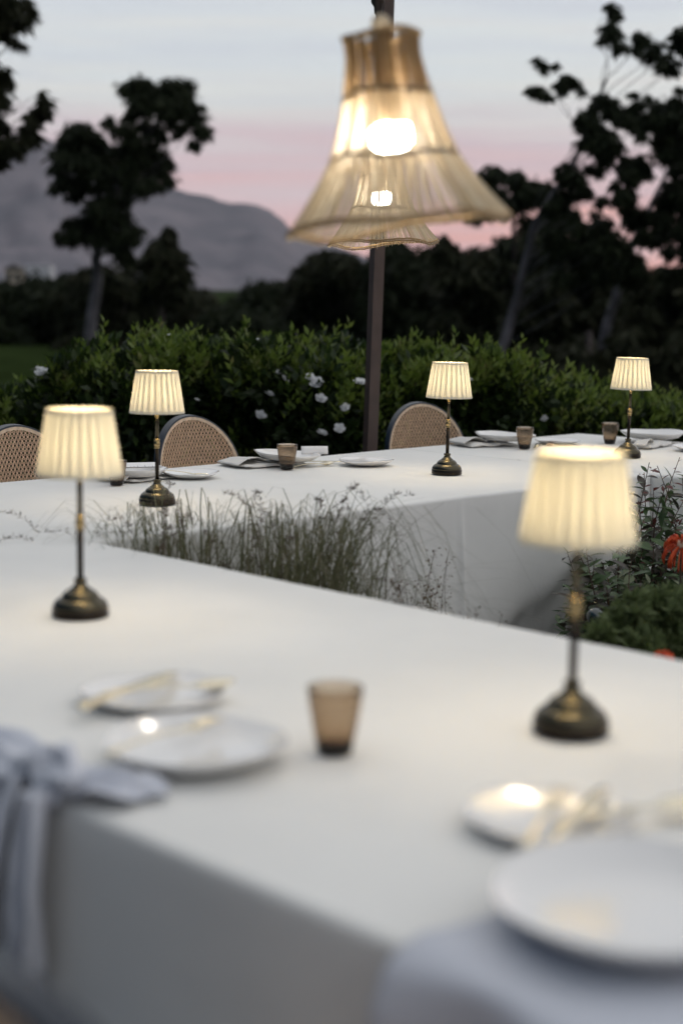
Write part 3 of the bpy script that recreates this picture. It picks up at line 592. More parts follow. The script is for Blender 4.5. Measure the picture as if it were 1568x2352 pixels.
# ================================================================ TABLE LAMPS
def shade_fn(z0, z1, r0, r1, n=24, depth=.055):
    seg = n * 10
    def wob(a, z): 
        x = (a * n / (2 * PI)) % 1; return 1 + depth * (abs(2 * x - 1) ** .7 - .5)
    return seg, wob
def make_lamp():
    t = thing('table_lamp', '', 'table lamp')
    b = MB(); b.lathe([(0, .0005), (.0485, .0005), (.0503, .002), (.0503, .0155), (.0490, .0165)], 48); b.build('base_rim', M['bronze_rim'], t)
    b = MB(); b.lathe([(.0490, .0165), (.0492, .0185), (.0484, .0215), (.0460, .0262), (.0420, .0305), (.0375, .0335), (.0352, .0345), (.0344, .0336), (.0336, .0342), (.0334, .0365), (.0322, .0392), (.0290, .0432), (.0250, .0465), (.0225, .0478), (.0218, .0472), (.0208, .0480), (.0190, .0505), (.0150, .0535), (.0118, .0565), (.0100, .0600), (.0098, .0625), (.0114, .0635), (.0114, .0680), (.0095, .0692), (.0060, .0694)], 56); b.build('base', M['bronze'], t)
    b = MB(); b.tube([(0, 0, .068), (0, 0, .158)], .0058, 16); b.build('stem', M['bronze_rim'], t)
    b = MB(); b.lathe([(.0055, .155), (.0078, .156), (.0078, .159), (.0062, .161), (.0078, .163), (.0090, .168), (.0078, .173), (.0062, .175), (.0080, .177), (.0080, .181), (.0055, .182)], 24); b.build('collar', M['brass'], t)
    b = MB(); b.tube([(0, 0, .18), (0, 0, .28)], .0052, 16); b.build('upper_stem', M['bronze'], t)
    b = MB(); b.tube([(0, 0, .278), (0, 0, .2885)], .013, 16); b.build('socket', M['bronze'], t)
    b = MB(); b.lathe([(0, .318), (.010, .3165), (.0185, .310), (.0205, .303), (.0185, .295), (.012, .289), (0, .288)][::-1], 20); b.build('bulb', M['bulb_warm'], t)
    seg, wob = shade_fn(0, 0, 0, 0); b = MB(); b.lathe([(.0746 + (.0565 - .0746) * k / 6, .254 + .116 * k / 6) for k in range(7)], seg, wob=wob); sh = b.build('lamp_shade', M['shade'], t)
    b = MB()      # the hidden under-fold of every pleat
    for k in range(24):
        a0 = 2 * PI * (k + .30) / 24; a1 = 2 * PI * (k + .72) / 24
        vs = [((r - .0026) * math.cos(a), (r - .0026) * math.sin(a), z) for r, z in ((.0746, .2545), (.0565, .3695)) for a in (a0, (a0 + a1) / 2, a1)]
        b.add(vs, [(0, 1, 4, 3), (1, 2, 5, 4)])
    b.build('under_folds', M['shade_under'], sh)
    for nm, z0, z1 in (('bottom_trim', .2535, .2605), ('top_trim', .3635, .3705)):
        rr0 = lambda z: .0746 + (.0565 - .0746) * (z - .254) / .116 + .0016
        b = MB(); b.lathe([(rr0(z0), z0), (rr0(z1), z1)], 64); b.build(nm, M['shade'], sh)
    b = MB(); q0 = (-.0763, 0, .256); q1 = (-.0582, 0, .369); b.tube([q0, q1], .0004, 4); b.build('seam', M['cane_rim'], sh)
    # spider that carries the shade
    b = MB()
    for k in range(3):
        a = 2 * PI * k / 3 + .3; b.tube([(.004 * math.cos(a), .004 * math.sin(a), .284), (.0578 * math.cos(a), .0578 * math.sin(a), .362)], .0011, 5)
    b.build('shade_carrier', M['bronze'], t)
    b = MB(); b.tube([(0, -.0415, .0260), (0, -.0440, .0292)], .0030, 12); b.build('switch', M['brass'], t)
    return t
lampL = [((-.4635, 2.6739), 'cream pleated lamp on the left front table, its shade covering part of a cane chair', .3, (.006, .008)),
         ((-.5126, 4.2099), 'cream pleated lamp left rear, standing in front of the middle left cane chair', 1.75, (-.008, .004)),
         ((.3479, 5.0472), 'cream pleated lamp on the back table right beside the single cane chair', 1.2, (0, .012)),
         ((1.0652, 5.6857), 'smallest cream pleated lamp at the far right, beside a purple-brown tumbler', 1.3, (0, .02)),
         ((.305, 1.9577), 'largest, most blurred cream pleated lamp on the front table at right', -.5, (0, .006))]
lamp0 = make_lamp()
for i, ((x, y), lab, rz, tilt) in enumerate(lampL):
    o = lamp0 if i == 0 else copy_tree(lamp0)
    o.location = (x, y, TZ + .0015); o.rotation_euler = (tilt[0], tilt[1], 0)
    o.matrix_world = Matrix.Translation(o.location) @ Matrix.Rotation(tilt[1], 4, 'Y') @ Matrix.Rotation(tilt[0], 4, 'X') @ Matrix.Rotation(rz, 4, 'Z')
    tag(o, lab, 'table lamp', 'pleated lamps on the tables')

# ================================================================ CHAIRS
def make_chair():
    t = thing('cane_chair', '', 'chair')
    HW, HH, ZC, YB = .186, .205, .682, .20       # round back: half width, half height, centre, offset
    def bend(x, z): return YB - .10 * (x / HW) ** 2 * HW * 2 + (z - ZC) * .12      # curved round the sitter, leaning back
    cell = .0145; nx = int(HW / cell) + 1; nz_ = int(HH / cell) + 1; mb = MB()
    for i in range(-nx, nx + 1):
        for j in range(-nz_, nz_ + 1):
            cx = (i + (.5 if j % 2 else 0)) * cell; cz = j * cell * .90
            if (cx / (HW - .006)) ** 2 + (cz / (HH - .006)) ** 2 > 1: continue
            h = cell / 2; hz_ = cell * .45; ro = .0046; vs = []
            for k in range(8):
                a = PI / 8 + k * PI / 4; m_ = max(abs(math.cos(a)), abs(math.sin(a))); vs.append((cx + h * math.cos(a) / m_, cz + hz_ * math.sin(a) / m_))
            for k in range(8):
                a = PI / 8 + k * PI / 4; vs.append((cx + ro * math.cos(a), cz + ro * math.sin(a)))
            mb.add([(x, bend(x, z + ZC), z + ZC) for x, z in vs], [(k, (k + 1) % 8, 8 + (k + 1) % 8, 8 + k) for k in range(8)])
    o = mb.build('cane_panel', M['cane'], t, False); solid(o, .002)
    # pale rattan edge and the dark bentwood rim behind it
    n = 64; mb = MB(); mr = MB(); v1 = []; v2 = []
    for k in range(n):
        a = 2 * PI * k / n
        for (ra, dy) in ((-.010, -.002), (.001, -.002), (.001, .004), (-.010, .004)):
            x = (HW + ra) * math.cos(a); z = ZC + (HH + ra) * math.sin(a); v1.append((x, bend(x, z) + dy, z))
        for (ra, dy) in ((.0012, -.003), (.0065, .000), (.0085, .030), (.0012, .032)):
            x = (HW + ra) * math.cos(a); z = ZC + (HH + ra) * math.sin(a); v2.append((x, bend(x, z) + dy, z))
    fs = [(k * 4 + i, ((k + 1) % n) * 4 + i, ((k + 1) % n) * 4 + (i + 1) % 4, k * 4 + (i + 1) % 4) for k in range(n) for i in range(4)]
    mb.add(v1, fs); autosmooth(mb.build('rattan_edge', M['cane_rim'], t)); mr.add(v2, fs); autosmooth(mr.build('back_frame', M['navy'], t))
    # seat
    def seatp(r, zz): return [(.215 * r * math.cos(2 * PI * k / 40) * (1.0), -.02 + .215 * r * math.sin(2 * PI * k / 40), zz) for k in range(40)]
    ms = MB(); vs = seatp(1, .44) + seatp(1, .465) + seatp(.93, .47); ms.add(vs, [(k, (k + 1) % 40, 40 + (k + 1) % 40, 40 + k) for k in range(40)] + [(40 + k, 40 + (k + 1) % 40, 80 + (k + 1) % 40, 80 + k) for k in range(40)] + [tuple(range(80, 120))]); autosmooth(ms.build('seat', M['navy'], t))
    ms = MB(); ms.add([(x * .92, y * .92, .4715) for x, y, z in seatp(1, 0)], [tuple(range(40))]); ms.build('seat_cane', M['cane'], t, False)
    for sx in (-1, 1):
        MB().tube([(sx * .15, -.15, .45), (sx * .175, -.175, .002)], [.016, .012], 10).build('leg', M['navy'], t)
        MB().tube([(sx * .14, .14, .45), (sx * .17, .20, .002)], [.016, .012], 10).build('leg', M['navy'], t)
        xx = sx * .13; MB().tube([(xx, .15, .44), (xx * 1.02, bend(xx, .55) + .02, .56)], .012, 10).build('back_post', M['navy'], t)
    MB().tube([(.16 * math.cos(2 * PI * k / 24), .16 * math.sin(2 * PI * k / 24) - .01, .23) for k in range(25)], .009, 8).build('stretcher', M['navy'], t)
    return t
ch0 = make_chair()
chL = [(2.76, -4.15, 0, 'cane-backed chair at the left edge, partly hidden by the left front lamp'),
       (3.50, -4.15, .0, 'cane-backed chair behind the left rear lamp, between the menu plate and the stacked plates'),
       (4.69, -4.17, -.28, 'cane-backed chair turned slightly, right of the brown pole'),
       (.715, -.80, PI / 2, 'cane chair at the bottom left corner, only its dark blurred rim showing')]
for i, (a, b, dr, lab) in enumerate(chL):
    o = ch0 if i == 0 else copy_tree(ch0)
    o.location = P(a, b, .006); o.rotation_euler = (0, 0, YAW + dr); tag(o, lab, 'chair', 'round-backed cane chairs round the tables')

# ================================================================ PLATES, GLASSES, CUTLERY
def plate_mesh(name, r, h, seed, sq=0.):
    prof = [(0, .004), (r * .35, .0042), (r * .62, .0058), (r * .78, .0105), (r * .92, h * .82), (r * .985, h), (r, h + .0012), (r * 1.004, h - .001), (r * .93, h * .68), (r * .80, .0055), (r * .66, .0012), (r * .60, 0), (0, .0005)]
    def wob(a, z): return 1 + (.012 * math.sin(2 * a + seed) + .008 * math.sin(3 * a + seed * 2)) * min(1, z / h) + sq * math.cos(4 * a)
    mb = MB(); mb.lathe(prof, 64, wob=wob)
    mb.v = [(x, y, z + (.0022 * math.sin(2 * math.atan2(y, x) + seed) + .001 * math.sin(5 * math.atan2(y, x))) * (math.hypot(x, y) / r) ** 4) for x, y, z in mb.v]
    return mb.mesh(name, M['ceramic'])
PM = {'side': plate_mesh('side_plate', .098, .017, 1), 'dinner': plate_mesh('dinner_plate', .122, .026, 2), 'small': plate_mesh('side_plate', .088, .016, 3, .012)}
def plate(kind, a, b, label, z=0., tilt=(0, 0), s=1., grp=None):
    o = obj('side_plate' if kind != 'dinner' else 'dinner_plate', PM[kind], None, P(a, b, TZ + .003 + z)); o.rotation_euler = (tilt[0], tilt[1], YAW + a * 7); o.scale = (s, s, s)
    return tag(o, label, 'plate', grp or 'cream ceramic plates on the tables')
def tumbler_mesh():
    mb = MB(); n = 96
    def flute(a, z): return 1 + (.010 * abs(math.sin(a * 9)) if .012 < z < .058 else 0)
    out = [(0, .0005), (.0200, .0005), (.0220, .002), (.0238, .012), (.0256, .022), (.0288, .040), (.0312, .055), (.0325, .060), (.0345, .078), (.0350, .084), (.0345, .0852), (.0332, .084)]
    inn = [(.0325, .078), (.0305, .061), (.0290, .052), (.0262, .036), (.0232, .022), (.0212, .0140), (.012, .0115), (0, .0110)]
    mb.lathe([(r, z) for r, z in out], n, wob=flute); k = len(mb.v)
    mb.lathe([out[-1]] + inn, n); return mb.mesh('tumbler', M['glass'])
TM = tumbler_mesh()
def tumbler(a, b, label, s=1., mesh=None):
    o = obj('tumbler', TM, None, P(a, b, TZ + .002)); o.scale = (s, s, s); o.rotation_euler = (0, 0, a * 3); 
    md = o.modifiers.new('weld', 'WELD'); md.merge_threshold = .00005
    return tag(o, label, 'glass', 'smoky brown tumblers on the tables')
def spoon_mesh():
    mb = MB()
    def fn(s, t):      # s along, t across
        x = (s - .5) * .19; L0 = s
        if L0 < .68: w = .0042 + .0018 * (1 - L0 / .68) ; dz = .002 + .006 * math.sin(PI * L0 / .68 * .9) ; cup = 0
        else:
            k = (L0 - .68) / .32; w = .004 + .0155 * math.sin(PI * min(1, k * .93 + .04)) ** .75; dz = .004 + .004 * (k) ; cup = .0075 * math.sin(PI * k)
        y = (t - .5) * 2; return Vector((x, y * w, dz + .003 - cup * (1 - y * y)))
    mb.grid(fn, 40, 8); return mb.mesh('spoon', M['gold'])
def fork_mesh():
    mb = MB()
    def fn(s, t):
        x = -.095 + s * .142; w = .0055 - .003 * math.sin(PI * min(1, s * 1.05)) + (.008 * max(0, (s - .82) / .18) ** 1.2); y = (t - .5) * 2
        return Vector((x, y * w, .004 + .005 * math.sin(PI * s * .9)))
    mb.grid(fn, 26, 4)
    for k in range(4):
        y = -.0098 + k * .00653; mb.grid(lambda s, t, y=y: Vector((.047 + s * .048, y * (1 - .1 * s) + (t - .5) * .0034 * (1 - .4 * s), .0057 + .006 * math.sin(s * 2.2) - .003 * s)), 8, 1)
    return mb.mesh('fork', M['gold'])
def knife_mesh():
    mb = MB()
    def fn(s, t):
        x = -.11 + s * .22; y = (t - .5) * 2
        w = .0055 if s < .5 else .0045 + .0045 * math.sin(PI * min(1, (s - .5) * 1.75 + .08)); 
        return Vector((x, y * w, .004 + .001 * math.sin(s * 3)))
    mb.grid(fn, 30, 2); return mb.mesh('knife', M['gold'])
CM = {'spoon': spoon_mesh(), 'fork': fork_mesh(), 'knife': knife_mesh()}
def cutlery(kind, a, b, ang, label, z=0., tilt=0.):
    o = obj(kind, CM[kind], None, P(a, b, TZ + z)); o.rotation_euler = (0, tilt, ang); md = o.modifiers.new('thickness', 'SOLIDIFY'); md.thickness = .0022; md.offset = 0
    return tag(o, label, kind, 'gold cutlery at the settings')

def flatcloth(a, b, rz, w, d, h, seed, label, m='napkin', layers=2, knot=False):
    t = thing('napkin', label, 'napkin', P(a, b, TZ + .003), rz, 'linen napkins at the settings')
    mb = MB()
    def fn(s, u_):
        x = (s - .5) * w; y = (u_ - .5) * d; e = max(abs(s - .5), abs(u_ - .5)) * 2
        z = h * (1 - max(0, (e - .8) / .2) ** 2 * .8) + .004 * noise.noise((x * 22, y * 22, seed)) + .003 * math.sin(x * 60 + y * 25 + seed)
        return Vector((x + .003 * noise.noise((y * 30, 0, seed)), y + .003 * noise.noise((x * 30, 1, seed)), max(.002, z)))
    mb.grid(fn, 30, 22); solid(mb.build('folded_cloth', M[m], t), .002)
    mb = MB()
    def fn2(s, u_):   # a raised loose fold at one side
        x = -w * .5 + s * w * .55 - .02; y = (u_ - .5) * d * .8; z = h + .004 + .020 * math.sin(PI * s) ** 1.3 * (1 - .5 * u_) + .003 * noise.noise((x * 30, y * 30, seed + 4)); return Vector((x, y + .02 * s, z if 0 < s < 1 else h + .001))
    mb.grid(fn2, 20, 12); solid(mb.build('loose_fold', M[m], t), .0018)
    return t

# setting at the far left, with the printed menu
tumbler(2.753, -3.80, 'smoky tumbler mostly hidden behind the left front lamp shade', .9)
flatcloth(2.90, -3.90, YAW + .2, .20, .16, .006, 3, 'cream napkin lying under the plate with the printed menu', 'napkin_cream')
plate('dinner', 2.885, -3.90, 'dinner plate holding a printed menu, between the two left lamps', .010, (0, 0), .95)
mn = thing('printed_menu', 'curled white printed menu sheet lying on the left plate', 'menu', P(2.885, -3.91, TZ + .034), YAW + 1.1)
def sheet(s, t, dz=0.): x = (s - .5) * .13; y = (t - .5) * .19; return Vector((x, y, .003 + .016 * (2 * s - 1) ** 2 * .6 + .020 * max(0, t - .6) + dz))
mb = MB(); mb.grid(sheet, 14, 16); solid(mb.build('paper_sheet', M['paper'], mn), .0004)
mb = MB()
for k in range(13):
    t0 = .1 + k * .062; l = .25 + .35 * random.random()
    if k % 4 == 3: continue
    mb.grid(lambda s, t, t0=t0, l=l: sheet(.5 - l / 2 + s * l, t0 + t * .010, .0012), 8, 1)
o = mb.build('printed_lines', M['ink'], mn)
plate('side', 3.062, -3.828, 'side plate with a fork resting on it, right of the left rear lamp', 0, (0, 0), .95)
cutlery('fork', 3.03, -3.84, YAW - .5, 'fork resting across the side plate right of the left rear lamp', .012, .12)
# middle setting
flatcloth(3.50, -3.965, YAW - .15, .26, .17, .009, 5, 'pale folded napkin under the tilted plate left of the pole', 'napkin_cream')
plate('dinner', 3.555, -3.91, 'tilted dinner plate on a napkin behind the tumbler, holding a blank card', .017, (0.03, 0.06), .95)
cd_ = thing('place_card', 'blank white card standing on the tilted plate left of the pole', 'card', P(3.665, -3.885, TZ + .034), YAW - .62)
mb = MB(); mb.grid(lambda s, t: Vector(((s - .5) * .095, .010 * t + .003 * math.sin(s * 3), t * .028)), 6, 3); solid(mb.build('card', M['paper'], cd_), .0012)
tumbler(3.461, -3.805, 'smoky fluted tumbler standing before the tilted plate at centre left')
cutlery('spoon', 3.60, -3.822, YAW + .42 - .45, 'gold spoon lying right of the centre left tumbler', .001)
cutlery('knife', 3.70, -3.90, YAW - .75, 'gold knife mostly behind the spoon at centre left', .001)
plate('side', 3.778, -3.742, 'empty side plate alone just left of the centre right lamp', 0, (0, 0), .98)
# right far setting
flatcloth(4.69, -3.985, YAW - .3, .22, .17, .012, 7, 'pale crumpled napkin under a plate, right of the turned chair', 'napkin_cream')
plate('dinner', 4.76, -3.93, 'dinner plate on a crumpled napkin right of the turned cane chair', .018, (.02, -.02), 1.0)
tumbler(4.692, -3.775, 'smoky tumbler before the plate on the crumpled napkin')
plate('side', 4.967, -3.826, 'side plate behind the largest lamp, between the two far right tumblers', .0, (0, 0), .95)
cutlery('knife', 4.80, -3.80, YAW + .6, 'gold knife lying before the far right side plate', .001)
mb = MB(); mb.lathe([(0, 0), (.012, 0), (.016, .004), (.014, .009), (0, .011)], 16); o = mb.build('wooden_knob', M['cane'], None, loc=P(4.88, -3.795, TZ + .002)); tag(o, 'small tan wooden napkin knob beside the far side plate', 'knob')
tumbler(5.152, -3.70, 'purplish smoky tumbler left of the smallest lamp')
flatcloth(5.17, -3.50, YAW + .2, .24, .07, .014, 9, 'cream tied napkin below the plate at the far right', 'napkin_cream')
plate('dinner', 5.34, -3.62, 'dinner plate at the far right edge behind the tied napkin', .016, (0, 0), 1.1)
plate('side', 5.17, -3.29, 'side plate cut by the right edge beyond the smallest lamp', .0, (0, 0), 1.0)
# near left setting
plate('side', 1.272, -1.674, 'blurred side plate with cutlery left of the near tumbler, further back', 0, (0, 0), 1.03)
cutlery('knife', 1.24, -1.69, YAW + .28, 'gold knife lying across the near left side plate', .020, 0)
cutlery('fork', 1.22, -1.66, YAW + .22, 'gold fork beside the knife on the near left side plate', .020, 0)
cutlery('spoon', 1.272, -1.640, YAW - .10 - .3, 'gold spoon with a bright glint across the far rim of the near left side plate', .0215, 0)
plate('dinner', 1.14, -1.415, 'blurred dinner plate between the knotted napkin and the near tumbler', .004, (0, 0), .92)
cutlery('fork', 1.12, -1.45, YAW + .1, 'gold fork lying across the near left dinner plate', .025, 0)
tumbler(1.288, -1.325, 'large blurred tumbler standing alone at the centre of the front table')
# near right setting
plate('small', 1.268, -.972, 'blurred side plate with glinting cutlery before the largest lamp', 0, (0, 0), 1.05)
cutlery('knife', 1.265, -.935, YAW + .35, 'gold knife lying on the near right side plate', .020, 0)
cutlery('fork', 1.24, -.955, YAW + .45, 'gold fork lying on the near right side plate', .021, 0)
cutlery('spoon', 1.335, -.915, YAW - .35, 'gold spoon with two white glints right of the near right side plate', .012, 0)
plate('dinner', 1.10, -.735, 'largest blurred dinner plate at the bottom right, lying on a napkin', .012, (0, 0), 1.12)

# knotted napkin hanging off the front table edge
kn = thing('knotted_napkin', 'knotted grey-blue napkin trailing over the front table edge at lower left', 'napkin', P(A0, -1.42, TZ), YAW)
# local frame: x = into the table, y = towards the left of the picture, z up
def crump(p, f, amp, sd): return Vector((noise.noise((p.x * f, p.y * f, p.z * f + sd)), noise.noise((p.x * f, p.y * f + 9, p.z * f + sd)), noise.noise((p.x * f + 5, p.y * f, p.z * f + sd)))) * amp
def knot(s, t):
    a = 2 * PI * s; b_ = PI * t; r = .036 * (1 + .22 * math.sin(3 * a + 4 * t))
    p = Vector((.010 + r * .9 * math.sin(b_) * math.cos(a), .012 + r * 1.6 * math.sin(b_) * math.sin(a), .022 + r * .75 * math.cos(b_))); return p + crump(p, 38, .012, 0)
mb = MB(); mb.grid(knot, 60, 34); mb.build('knot', M['napkin'], kn)
def wing(s, t):   # a corner of the cloth resting against the plate
    l = .105 * t; w = (.050 + .055 * math.sin(PI * min(1, t * .9))) * (1 - .45 * t)
    p = Vector((.020 + l * .72 + (s - .5) * w * .8, -.012 - l * .72 + (s - .5) * w, .010 + .022 * math.sin(PI * min(1, t * .9 + .1)) * (1 - 1.6 * abs(s - .45)) + .006 * math.sin(s * 15 + 3 * t) * (1 - t * .5)))
    return p + crump(p, 30, .013, 3)
mb = MB(); mb.grid(wing, 40, 30); solid(mb.build('upper_corner', M['napkin'], kn), .0016)
def wing2(s, t):  # crumpled cloth lying along the edge to the left
    l = .30 * t; w = .06 + .10 * t ** .6
    p = Vector((.020 + (s - .55) * w - .015 * t, .035 + l, .020 - .010 * t + .016 * math.sin(s * 13 + t * 5) * (.35 + .4 * t) * (s > .02) + .012 * math.sin(PI * t)))
    p += crump(p, 22, .010, 7); 
    if p.x < -.012: p.z -= (-.012 - p.x) * .9
    p.z = max(p.z, .003) if p.x > 0 else p.z; return p
mb = MB(); mb.grid(wing2, 40, 46); solid(mb.build('left_corner', M['napkin'], kn), .0016)
def tailA(s, t):   # broad tail with deep folds, its hem running up to the left
    w = .060 + .24 * t ** .7; z = .020 - (.205 - .09 * s) * t
    p = Vector((-.026 - .022 * math.sin(PI * t * .9) - .026 * math.sin(s * 15 + 1.5 * t) * (.35 + t * .7), .025 + s * w, z)); return p + crump(p, 16, .014 * t, 11)
mb = MB(); mb.grid(tailA, 64, 40); solid(mb.build('broad_tail', M['napkin'], kn), .0016)
def tailB(s, t):   # narrow twisted tail hanging lowest
    w = (.034 + .030 * math.sin(PI * min(1, t * 1.1))) * (1 - .8 * max(0, t - .8) * 5)
    p = Vector((-.030 - .014 * math.sin(PI * t) - .016 * math.sin(s * 11 + 2.2 * t), -.014 + (s - .5) * w + .016 * t, .018 - .262 * t)); return p + crump(p, 20, .008 * t, 13)
mb = MB(); mb.grid(tailB, 30, 44); solid(mb.build('narrow_tail', M['napkin'], kn), .0016)
# napkin under the large near plate, sliding over the edge
nk = thing('draped_napkin', 'grey-blue napkin under the largest plate, falling over the edge at bottom right', 'napkin', P(A0, -.75, TZ), YAW)
mb = MB()
def drape(s, t):
    y = .10 - s * .58; q = t * .46; inn = .20
    f = .5 + .5 * math.sin(s * 13 + 3.0 * t + 1.3 * math.sin(s * 5)); 
    if q < inn: x = inn - q; z = .005 + .006 * f * (q / inn) ; 
    else:
        h = q - inn; an = min(PI / 2, h / .03); x = -.018 * math.sin(an) - .004 - .030 * f * min(1, h / .08) - .02 * h; z = .008 - .018 * (1 - math.cos(an)) - max(0, h - .047)
    return Vector((x, y + .07 * (.5 - t) * (s - .3) + .01 * f, z + .006 * noise.noise((s * 6, t * 6, 1)) * (1 if q > .06 else 0)))
mb.grid(drape, 70, 40); solid(mb.build('hanging_cloth', M['napkin'], nk), .002)

# ================================================================ POLE AND PENDANTS
pb = atY(846, 1030, 6.16)
pole = thing('lighting_pole', 'square brown steel pole leaning slightly behind the back table', 'pole', (pb.x - .012, pb.y, 0), .45)
def sq(mb, p0, p1, w): 
    d = (p1 - p0).normalized(); x = d.orthogonal().normalized(); x = (Vector((1, 0, 0)) - d * d.x); x = x.normalized() if x.length > .1 else Vector((0, 1, 0)).cross(d).normalized(); y = d.cross(x)
    vs = [p + x * sx * w / 2 + y * sy * w / 2 for p in (p0, p1) for sx, sy in ((-1, -1), (1, -1), (1, 1), (-1, 1))]
    mb.add(vs, [(0, 1, 2, 3)[::-1], (4, 5, 6, 7)] + [(i, (i + 1) % 4, 4 + (i + 1) % 4, 4 + i) for i in range(4)])
Rz = Matrix.Rotation(-.45, 3, 'Z'); ptop = Rz @ Vector((.076, 0, 0)) ; ptop.z = 3.1
mb = MB(); sq(mb, Vector((0, 0, 0)), ptop, .045); mb.build('post', M['pole'], pole, False)
mb = MB(); mb.box((0, 0, .006), (.2, .2, .012)); mb.build('foot_plate', M['pole'], pole, False)
bend_ = Rz @ Vector((0.02, -5.6, 0)); bend_.z = 3.1
mb = MB(); sq(mb, ptop + Vector((0, 0, .03)), Vector((bend_.x, bend_.y, 3.13)), .045); mb.build('overhead_beam', M['pole'], pole, False)

def make_pendant(seed=3):
    """local origin at the middle of the top rim; hangs down 0.31 m"""
    t = thing('straw_pendant', '', 'pendant lamp')
    def R(z):   # radius against depth below the rim
        pts = [(0, .0575), (.02, .0540), (.05, .0565), (.10, .0665), (.15, .079), (.20, .0970), (.25, .128), (.30, .165), (.312, .174)]
        for (z0, r0), (z1, r1) in zip(pts, pts[1:]):
            if z <= z1: return r0 + (r1 - r0) * (z - z0) / (z1 - z0)
        return pts[-1][1]
    def shape(a, z):   # round at the top, four soft corners at the hem, a little uneven
        k = max(0, min(1, (z - .12) / .19)); 
        return 1 + k * .085 * (abs(math.cos(2 * (a - .12))) ** 1.5 * 1.2 - .55) + k * .02 * math.sin(3 * a + 1)
    def zoff(a, z): k = max(0, min(1, z / .31)); return k * (.006 * math.sin(2 * a + .5) + .0035 * math.sin(5 * a + 2)) + .0025 * math.sin(3 * a + z * 20)
    def pt(a, z, dr=0.): r = R(z) * shape(a, z) + dr; return Vector((r * math.cos(a), r * math.sin(a), -z + zoff(a, z)))
    rr_ = random.Random(seed)
    for nm, z0, z1, n, th in (('top_straw_tier', .008, .102, 150, .0014), ('middle_straw_tier', .096, .204, 215, .0012), ('bottom_straw_tier', .198, .306, 235, .00118)):
        mb = MB()
        for k in range(n):
            a = 2 * PI * (k + rr_.uniform(-.35, .35)) / n; 
            if noise.noise((math.cos(a) * 6, math.sin(a) * 6, z0 * 40)) > .33 and rr_.random() < .7: continue
            sw = rr_.gauss(0, .010); dr = rr_.uniform(-.0018, .0018); zz0 = z0 - rr_.uniform(0, .006); zz1 = z1 + rr_.uniform(0, .005)
            rad = th * rr_.uniform(.7, 1.5); mb.tube([pt(a + sw * (j / 3 - .5), zz0 + (zz1 - zz0) * j / 3, dr) for j in range(4)], rad, 3, False)
        o = mb.build(nm, M['straw_brown' if nm[:3] == 'top' else 'straw'], t); o['kind'] = 'stuff'
    for nm, z, r_, m in (('top_hoop', .008, .0052, 'straw_brown'), ('upper_band', .100, .0022, 'rope'), ('lower_band', .202, .0022, 'rope'), ('hem_band', .304, .0030, 'straw_brown'), ('hem_edge', .3100, .0022, 'rope')):
        mb = MB(); mb.tube([pt(2 * PI * k / 80, z, .001 + .0006 * math.sin(k * 2.6)) + Vector((0, 0, .0008 * math.sin(k * 4.1))) for k in range(81)], r_, 6, False); mb.build(nm, M[m], t)
    mb = MB()
    for k in range(150):
        a = 2 * PI * (k + rr_.random()) / 150; p = pt(a, .309); mb.tube([p, p + Vector((rr_.gauss(0, .002), rr_.gauss(0, .002), -rr_.uniform(.003, .010)))], .0006, 3, False)
    o = mb.build('frayed_ends', M['straw'], t); o['kind'] = 'stuff'
    mb = MB(); mb.tube([(-.054, 0, -.008), (0, 0, .0), (.054, 0, -.008)], .0018, 6); mb.tube([(0, -.054, -.008), (0, 0, .0), (0, .054, -.008)], .0018, 6); mb.build('wire_cross', M['black'], t)
    mb = MB(); mb.tube([(0, 0, .002), (0, 0, -.135)], .0022, 8); mb.build('inner_cord', M['straw'], t)
    mb = MB(); mb.lathe([(.008, -.09), (.012, -.095), (.014, -.12), (.016, -.142), (.010, -.144)], 20); mb.build('lamp_holder', M['rope'], t)
    # squat glowing bulb
    mb = MB(); mb.lathe([(0, -.146), (.022, -.1465), (.0305, -.151), (.0325, -.160), (.0320, -.176), (.026, -.186), (.013, -.190), (0, -.1905)], 28); mb.build('bulb', M['bulb_white'], t)
    return t
pen = make_pendant()
def hang(o, x, y, Y, tilt, rz, label, top):
    p = atY(x, y, Y); o.location = p; o.rotation_euler = (0, tilt, 0); o.rotation_euler.rotate_axis('Z', rz); tag(o, label, 'pendant lamp', 'straw pendant lamps over the tables')
    return p
pen.scale = (1, 1, .945)
p1 = hang(pen, 874, 72, 2.40, -.112, .35, 'large blurred straw pendant lamp hanging nearest the camera', 0)
pen2 = copy_tree(pen); pen2.scale = (1, 1, 1)
p2 = hang(pen2, 872, 332, 4.95, -.045, .25, 'small sharp straw pendant lamp seen below and through the large one', 0)
# cords: the pendants hang from the beam
def cord(par_loc, tilt, name, label, m, dr, knots):
    top = Vector((par_loc.x - math.sin(-tilt) * (3.1 - par_loc.z) * .6, par_loc.y, 3.1)); o = thing(name, label, 'cord', par_loc); d = top - par_loc
    MB().tube([d * (k / 8) for k in range(9)], dr, 8).build('cord', M[m], o); return o, d
c_, d = cord(p1, -.112, 'suspension_rope', 'brown cord with a pale knot that carries the large pendant', 'pole', .0022, 0)
mb = MB()
def kn2(s, t): a = 2 * PI * s; r = .0125 * (1 + .2 * math.sin(3 * a) + .15 * math.sin(5 * t)); return Vector((r * math.sin(PI * t) * math.cos(a), r * math.sin(PI * t) * math.sin(a), .012 + .014 * math.cos(PI * t)))
mb.grid(kn2, 20, 12); mb.build('knot', M['straw'], c_)
mb = MB(); mb.tube([d * .02 + Vector((.004, 0, .018)), d * .03 + Vector((.010, 0, .026)), d * .03 + Vector((.008, 0, .045)), d * .03 + Vector((.002, 0, .055))], [.005, .009, .008, .004], 8); mb.build('clip', M['pole'], c_)
